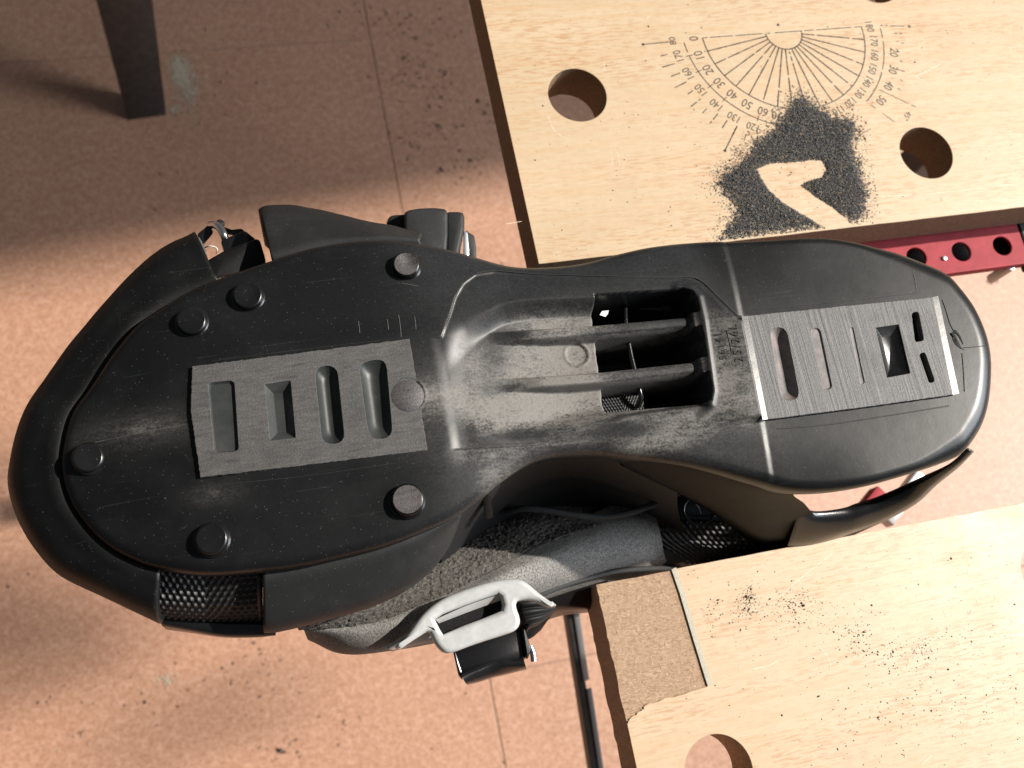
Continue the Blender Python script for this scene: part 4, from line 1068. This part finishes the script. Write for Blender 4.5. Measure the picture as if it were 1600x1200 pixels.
lb_ = loft('liner', [[(470, 975, -57), (560, 968, -57), (640, 945, -57), (700, 926, -58), (775, 890, -60), (825, 862, -63), (866, 838, -68), (920, 806, -76), (985, 775, -84)],
                     [(475, 986, -58), (560, 985, -54), (640, 965, -54), (710, 938, -55), (790, 900, -57), (850, 874, -60), (905, 850, -65), (960, 822, -72), (1020, 800, -80)],
                     [(478, 994, -64), (550, 1007, -58), (630, 990, -57), (720, 958, -58), (800, 920, -59), (870, 890, -62), (935, 866, -67), (990, 850, -73), (1032, 835, -82)],
                     [(480, 999, -72), (535, 1018, -66), (600, 1014, -63), (690, 985, -63), (790, 940, -64), (870, 910, -67), (940, 888, -72), (1000, 875, -78), (1038, 868, -86)],
                     [(484, 1001, -82), (530, 1021, -78), (590, 1020, -74), (690, 1000, -74), (800, 958, -76), (880, 925, -78), (945, 905, -82), (1010, 893, -88), (1050, 888, -95)],
                     [(490, 1000, -95), (530, 1018, -92), (590, 1016, -90), (690, 1003, -90), (800, 970, -92), (880, 945, -94), (960, 930, -98), (1030, 925, -104), (1075, 918, -110)]],
            140, M['fabric'], None, rows=50, disp=fuzz(0.0004, 60)); adopt(lb_)
adopt(tube('piping', arr([(1075, 885, -98), (1040, 888, -88), (1010, 889, -80), (960, 893, -76), (920, 903, -74), (880, 915, -72), (845, 929, -70), (800, 945, -69), (760, 962, -68)]), 0.0011, M['cord'], None, n=60))
# black lower strap and bellows behind the buckle
adopt(loft('lower_strap', [[(800, 958, -74), (850, 938, -74), (900, 921, -76), (950, 906, -80)], [(820, 975, -80), (860, 955, -80), (900, 950, -82), (950, 945, -86)], [(815, 985, -90), (870, 964, -90), (910, 958, -92), (960, 955, -96)]], 40, M['gloss'], None, rows=16))
def fan(R):
    m_, n_ = R.shape[:2]; out = R.copy()
    for i in range(m_):
        t = i / (m_ - 1); g = math.sin(min(1.0, t * 1.25) * math.pi * 0.5) * (1 if t < 0.86 else max(0.0, (1 - t) / 0.14))
        for j in range(n_):
            v = j / (n_ - 1); out[i, j, 2] += 0.0034 * g * abs(math.sin(v * math.pi * 4.0)) ** 0.7
    return out
adopt(loft('bellows', [[(866, 944, -71), (868, 950, -72), (866, 956, -73), (860, 962, -74)], [(840, 938, -67), (842, 952, -68), (842, 966, -69), (842, 976, -72)], [(812, 939, -67), (814, 955, -68), (817, 970, -69), (826, 984, -72)], [(800, 942, -72), (804, 960, -73), (809, 978, -75), (820, 996, -78)]], 60, M['rubber_dusty'], None, rows=40, disp=fan))
adopt(loft('bellows_base', [[(800, 955, -76), (835, 955, -76), (868, 952, -78)], [(808, 1000, -82), (828, 998, -82), (845, 985, -84)]], 24, M['rubber'], None, rows=10))
# cord
adopt(tube('cord', arr([(790, 800, -62), (815, 795, -58), (850, 797, -57), (900, 805, -58), (950, 808, -60), (1000, 796, -60), (1055, 772, -58), (1075, 760, -52)]), 0.0012, M['cord'], None, n=60))
# ---- grey buckle
bz = -46
def bpts(l, dz=bz): return [tuple(so(620 + x / 5.714, 880 + y / 5.714, dz)[:2]) for x, y in l]
bo = bpts([(-15, 745), (60, 680), (130, 590), (200, 490), (300, 390), (420, 310), (560, 250), (720, 195), (860, 158), (990, 138), (1100, 142), (1170, 175), (1260, 250), (1360, 325), (1440, 375), (1360, 388), (1270, 350), (1170, 325), (1080, 340), (1075, 400), (1100, 470), (1105, 540), (1060, 600), (960, 640), (800, 690), (640, 745), (520, 790), (440, 800), (380, 760), (330, 690), (290, 610), (200, 655), (100, 720), (30, 765)])
bo = [tuple(p) for p in cat(np.array(bo), 110, closed=True)]
bh = bpts([(345, 500), (420, 450), (600, 380), (780, 315), (905, 272), (935, 300), (952, 370), (945, 420), (800, 480), (600, 555), (418, 632), (385, 580)])
buckle = plate('buckle', bo, [bh], ZS + (bz - 5) * 0.001, ZS + bz * 0.001, M['grey'], bevel=0.0017, res=4)
# bow the buckle over the instep
cx_, cy_ = so(735, 965, bz)[:2]
buckle.data.update(); adopt(buckle)
# ledge inside the window of the buckle
adopt(loft('window_ledge', [[(680, 968, -48), (730, 946, -48), (785, 927, -48)], [(686, 974, -51), (735, 955, -51), (788, 936, -51)]], 24, M['grey'], None, rows=6), buckle)
adopt(loft('window_tongue', [[(676, 972, -52), (735, 950, -52), (792, 930, -52)], [(690, 1000, -53), (740, 980, -53), (796, 960, -53)]], 24, M['rubber'], None, rows=8), buckle)
adopt(loft('buckle_arm', [[(605, 1012, -54), (640, 990, -51), (672, 975, -50)], [(612, 1016, -60), (650, 1006, -57), (684, 1000, -55)]], 20, M['grey'], None, rows=6, thick=0.001), buckle)
# lever below it
def L3(l, dz): return [so(620 + x / 5.714, 880 + y / 5.714, dz) for x, y in l]
adopt(hexa('buckle_lever', L3([(505, 770), (1105, 570), (1190, 740), (1180, 840), (560, 1000)], -72), L3([(505, 790), (1105, 590), (1185, 760), (1175, 850), (570, 1010)], -84), M['gloss'], None, 0.0012))
lev = loft('lever_lip', [[(719, 1051, -70), (745, 1042, -70), (770, 1034, -70), (795, 1030, -70), (818, 1028, -70)], [(722, 1058, -68), (745, 1050, -69), (770, 1043, -70), (795, 1039, -69), (820, 1036, -68)], [(728, 1068, -70), (748, 1063, -72), (770, 1056, -73), (795, 1050, -73), (822, 1043, -70)], [(730, 1070, -78), (748, 1066, -78), (770, 1059, -78), (795, 1053, -78), (823, 1046, -78)]], 40, M['gloss'], None, rows=20); adopt(lev)
adopt(hexa('lever_side', L3([(1110, 560), (1140, 570), (1200, 770), (1170, 850), (1150, 840)], -70), L3([(1110, 570), (1140, 580), (1195, 780), (1170, 860), (1150, 850)], -80), M['rubber_dusty'], None, 0.0008))
adopt(tube('lever_pin', arr([(829, 1010, -72), (833, 1022, -72), (834, 1034, -72)]), 0.0011, M['steel'], None, n=10))
adopt(hexa('lever_side', L3([(500, 775), (525, 790), (580, 960), (590, 1040), (550, 1000)], -70), L3([(500, 785), (525, 800), (580, 970), (590, 1050), (550, 1010)], -80), M['gloss'], None, 0.0006))

# ---- heel strut and tail of the cuff
hs = loft('heel_strut', [[(930, 706, -10), (1000, 716, -9), (1100, 732, -7), (1180, 750, -6), (1245, 764, -6)],
                         [(950, 712, -13), (1010, 727, -14), (1100, 748, -15), (1180, 768, -15), (1240, 774, -14)],
                         [(965, 721, -17), (1018, 742, -22), (1100, 770, -30), (1180, 793, -34), (1256, 786, -28)],
                         [(975, 728, -22), (1025, 752, -30), (1100, 787, -42), (1180, 822, -52), (1270, 802, -48)],
                         [(972, 728, -27), (1025, 754, -36), (1100, 790, -50), (1190, 838, -62), (1285, 815, -60)],
                         [(965, 720, -32), (1020, 748, -46), (1110, 800, -66), (1200, 858, -80), (1300, 835, -76)]], 70, M['strut'], None, rows=40)
adopt(hs)
adopt(loft('cuff_tail', [[(1245, 788, -46), (1272, 799, -52), (1315, 795, -54), (1337, 788, -54), (1369, 778, -52), (1412, 760, -46), (1444, 745, -38), (1485, 725, -24), (1512, 700, -15)],
                         [(1245, 806, -50), (1272, 812, -53), (1320, 806, -54), (1345, 799, -53), (1375, 788, -51), (1416, 769, -45), (1446, 752, -37), (1486, 729, -24), (1514, 702, -15)],
                         [(1235, 838, -62), (1275, 833, -60), (1325, 824, -59), (1355, 812, -57), (1385, 800, -54), (1425, 780, -47), (1452, 758, -38), (1490, 730, -25), (1518, 704, -16)],
                         [(1230, 852, -70), (1275, 846, -68), (1322, 832, -65), (1360, 819, -62), (1392, 805, -58), (1430, 783, -50), (1458, 758, -40), (1494, 730, -27), (1520, 704, -18)],
                         [(1230, 862, -82), (1275, 852, -80), (1322, 838, -76), (1360, 822, -72), (1394, 806, -66), (1432, 784, -56), (1460, 758, -44), (1494, 729, -30), (1519, 703, -22)]], 70, M['gloss'], None, rows=26, thick=0.0012))
adopt(tube('tail_edge', arr([(1300, 838, -66), (1340, 822, -62), (1382, 806, -57), (1425, 783, -49), (1455, 758, -39)]), 0.0007, M['rubber_dusty'], None, n=30))
# webbing and rivet under the strut
adopt(loft('cuff_webbing', [[(1020, 815, -84), (1090, 815, -80), (1170, 820, -76), (1240, 830, -76)], [(1030, 845, -86), (1095, 845, -84), (1170, 850, -82), (1240, 855, -82)], [(1060, 880, -92), (1100, 880, -90), (1170, 880, -90), (1240, 880, -90)]], 220, M['web'], None, rows=90, disp=web_disp(22, 9, 0.0008, 0.5)))
adopt(loft('cuff_side', [[(1000, 790, -88), (1060, 760, -80), (1130, 770, -74)], [(1020, 815, -86), (1080, 800, -80), (1150, 815, -76)], [(1030, 835, -88), (1090, 835, -84), (1170, 835, -80)]], 30, M['gloss'], None, rows=12))
ring = [(1093 + 25 * math.cos(t), 797 + 22 * math.sin(t), -76) for t in np.linspace(0, 2 * math.pi, 24)]
adopt(tube('rivet_ring', arr(ring), 0.0006, M['gloss'], None, n=60, seg=8))
adopt(tube('rivet_mark', arr([(1087, 788, -75), (1092, 794, -75), (1095, 803, -75)]), 0.0003, M['pad_heel'], None, n=10, seg=6))

# ---- upper side: instep buckle
def U7(l, dz): return [so(560 + x / 7.273, 280 + y / 7.273, dz) for x, y in l]
adopt(hexa('instep_buckle', U7([(520, 385), (560, 355), (700, 332), (860, 326), (1000, 340), (1015, 400), (1015, 640), (1000, 900), (560, 900), (525, 640)], -34), U7([(510, 400), (560, 365), (700, 345), (860, 340), (1000, 352), (1015, 420), (1015, 640), (1000, 900), (560, 900), (520, 640)], -58), M['rubber_dusty'], None, 0.0011, 3))
adopt(hexa('buckle_flap', U7([(1000, 372), (1170, 372), (1200, 400), (1200, 560), (1150, 790), (1140, 900), (1000, 900)], -38), U7([(1000, 380), (1170, 380), (1205, 410), (1205, 570), (1160, 800), (1150, 900), (1000, 900)], -56), M['rubber_dusty'], None, 0.0011, 3))
adopt(hexa('buckle_tail', U7([(310, 560), (335, 440), (380, 410), (540, 400), (540, 800), (320, 800)], -44), U7([(305, 570), (330, 450), (380, 420), (540, 410), (540, 800), (315, 800)], -60), M['rubber_dusty'], None, 0.001, 2))
adopt(hexa('buckle_plate', U7([(1195, 585), (1240, 600), (1258, 800), (1255, 920), (1190, 920)], -42), U7([(1195, 595), (1245, 610), (1262, 810), (1255, 920), (1190, 920)], -50), M['bare_steel'], None, 0.0004))
adopt(hexa('buckle_lever', U7([(1225, 575), (1260, 610), (1315, 640), (1335, 760), (1340, 900), (1240, 900)], -46), U7([(1225, 585), (1260, 620), (1318, 650), (1338, 770), (1342, 900), (1240, 900)], -60), M['deep'], None, 0.0005))
# ---- ladder buckle by the toe
def U10(l, dz): return [so(290 + x / 10.0, 330 + y / 10.0, dz) for x, y in l]
adopt(hexa('ladder_base', U10([(340, 770), (620, 610), (1100, 430), (1160, 450), (1250, 760), (1250, 900), (500, 1040), (420, 1090)], -18), U10([(340, 785), (620, 625), (1100, 445), (1165, 465), (1255, 775), (1250, 900), (500, 1060), (410, 1100)], -40), M['rubber'], None, 0.0007))
adopt(hexa('ladder_block', U10([(550, 470), (640, 420), (900, 310), (950, 340), (1010, 470), (600, 640)], -24), U10([(550, 485), (640, 435), (900, 325), (955, 355), (1015, 485), (600, 655)], -42), M['gloss'], None, 0.0005))
adopt(hexa('ladder_side', U10([(900, 300), (960, 330), (1080, 430), (1100, 500), (990, 480)], -30), U10([(900, 312), (960, 342), (1085, 442), (1100, 512), (990, 492)], -42), M['rubber_dusty'], None, 0.0004))
adopt(hexa('ladder_catch', U10([(180, 360), (360, 210), (420, 300), (430, 340), (300, 500), (260, 540)], -30), U10([(180, 375), (360, 225), (425, 315), (430, 355), (300, 515), (260, 555)], -44), M['gloss'], None, 0.0005))
adopt(tube('wire_loop', arr([(329, 352, -31), (335, 351, -29), (342, 355, -27), (347, 362, -26), (351, 371, -26), (352, 378, -30)]), 0.0013, M['steel'], None, n=30))
adopt(hexa('ladder_hook', U10([(420, 210), (520, 120), (600, 150), (620, 200), (590, 240), (470, 205)], -29), U10([(420, 222), (520, 132), (600, 162), (622, 212), (590, 252), (470, 217)], -38), M['rubber_dusty'], None, 0.0004))
adopt(hexa('ladder_hook', U10([(600, 240), (720, 290), (870, 270), (920, 310), (760, 370), (650, 350)], -32), U10([(600, 252), (720, 302), (870, 282), (922, 322), (760, 382), (650, 362)], -40), M['rubber_dusty'], None, 0.0004))
adopt(tube('loose_thread', arr([(318, 388, -24), (327, 384.5, -22), (336, 386, -22), (339.5, 390, -22), (338, 397, -24)]), 0.00022, M['white'], None, n=20, seg=6))
# pale trimmed end of the toe shell
adopt(loft('shell_cut_edge', [[(307, 371, -20), (314, 384, -17), (322, 410, -14), (331, 438, -11)], [(311, 372, -21), (318, 386, -18), (326, 412, -15), (333, 438, -12)]], 24, M['pad_heel'], None, rows=4, thick=0.0006))
# torn nick at the back of the heel
for pts, r in (([(1472, 468), (1478, 485), (1484, 505), (1490, 517)], 0.00016), ([(1490, 518), (1489, 528), (1494, 538), (1503, 545)], 0.00022), ([(1503, 552), (1505, 575), (1507, 612)], 0.00016), ([(1506, 543), (1515, 543), (1540, 540)], 0.00014)):
    P = [np.array([*so(a, b, h_at(a, b))[:2], ZS + (h_at(a, b) + 0.05) * 0.001]) for a, b in pts]
    adopt(tube('heel_nick', P, r, M['ink'], None, n=24, seg=6))
for pts, r in (([(1487, 520), (1492, 528), (1499, 540)], 0.0009), ([(1491, 517), (1498, 524), (1505, 538)], 0.0007), ([(1494, 534), (1500, 542), (1507, 547)], 0.0006)):
    P = [np.array([*so(a, b, h_at(a, b))[:2], ZS + (h_at(a, b) - 0.25) * 0.001]) for a, b in pts]
    adopt(tube('torn_flap', P, r, M['rubber_dusty'], None, n=14, seg=7, taper=(1.0, 0.5)))
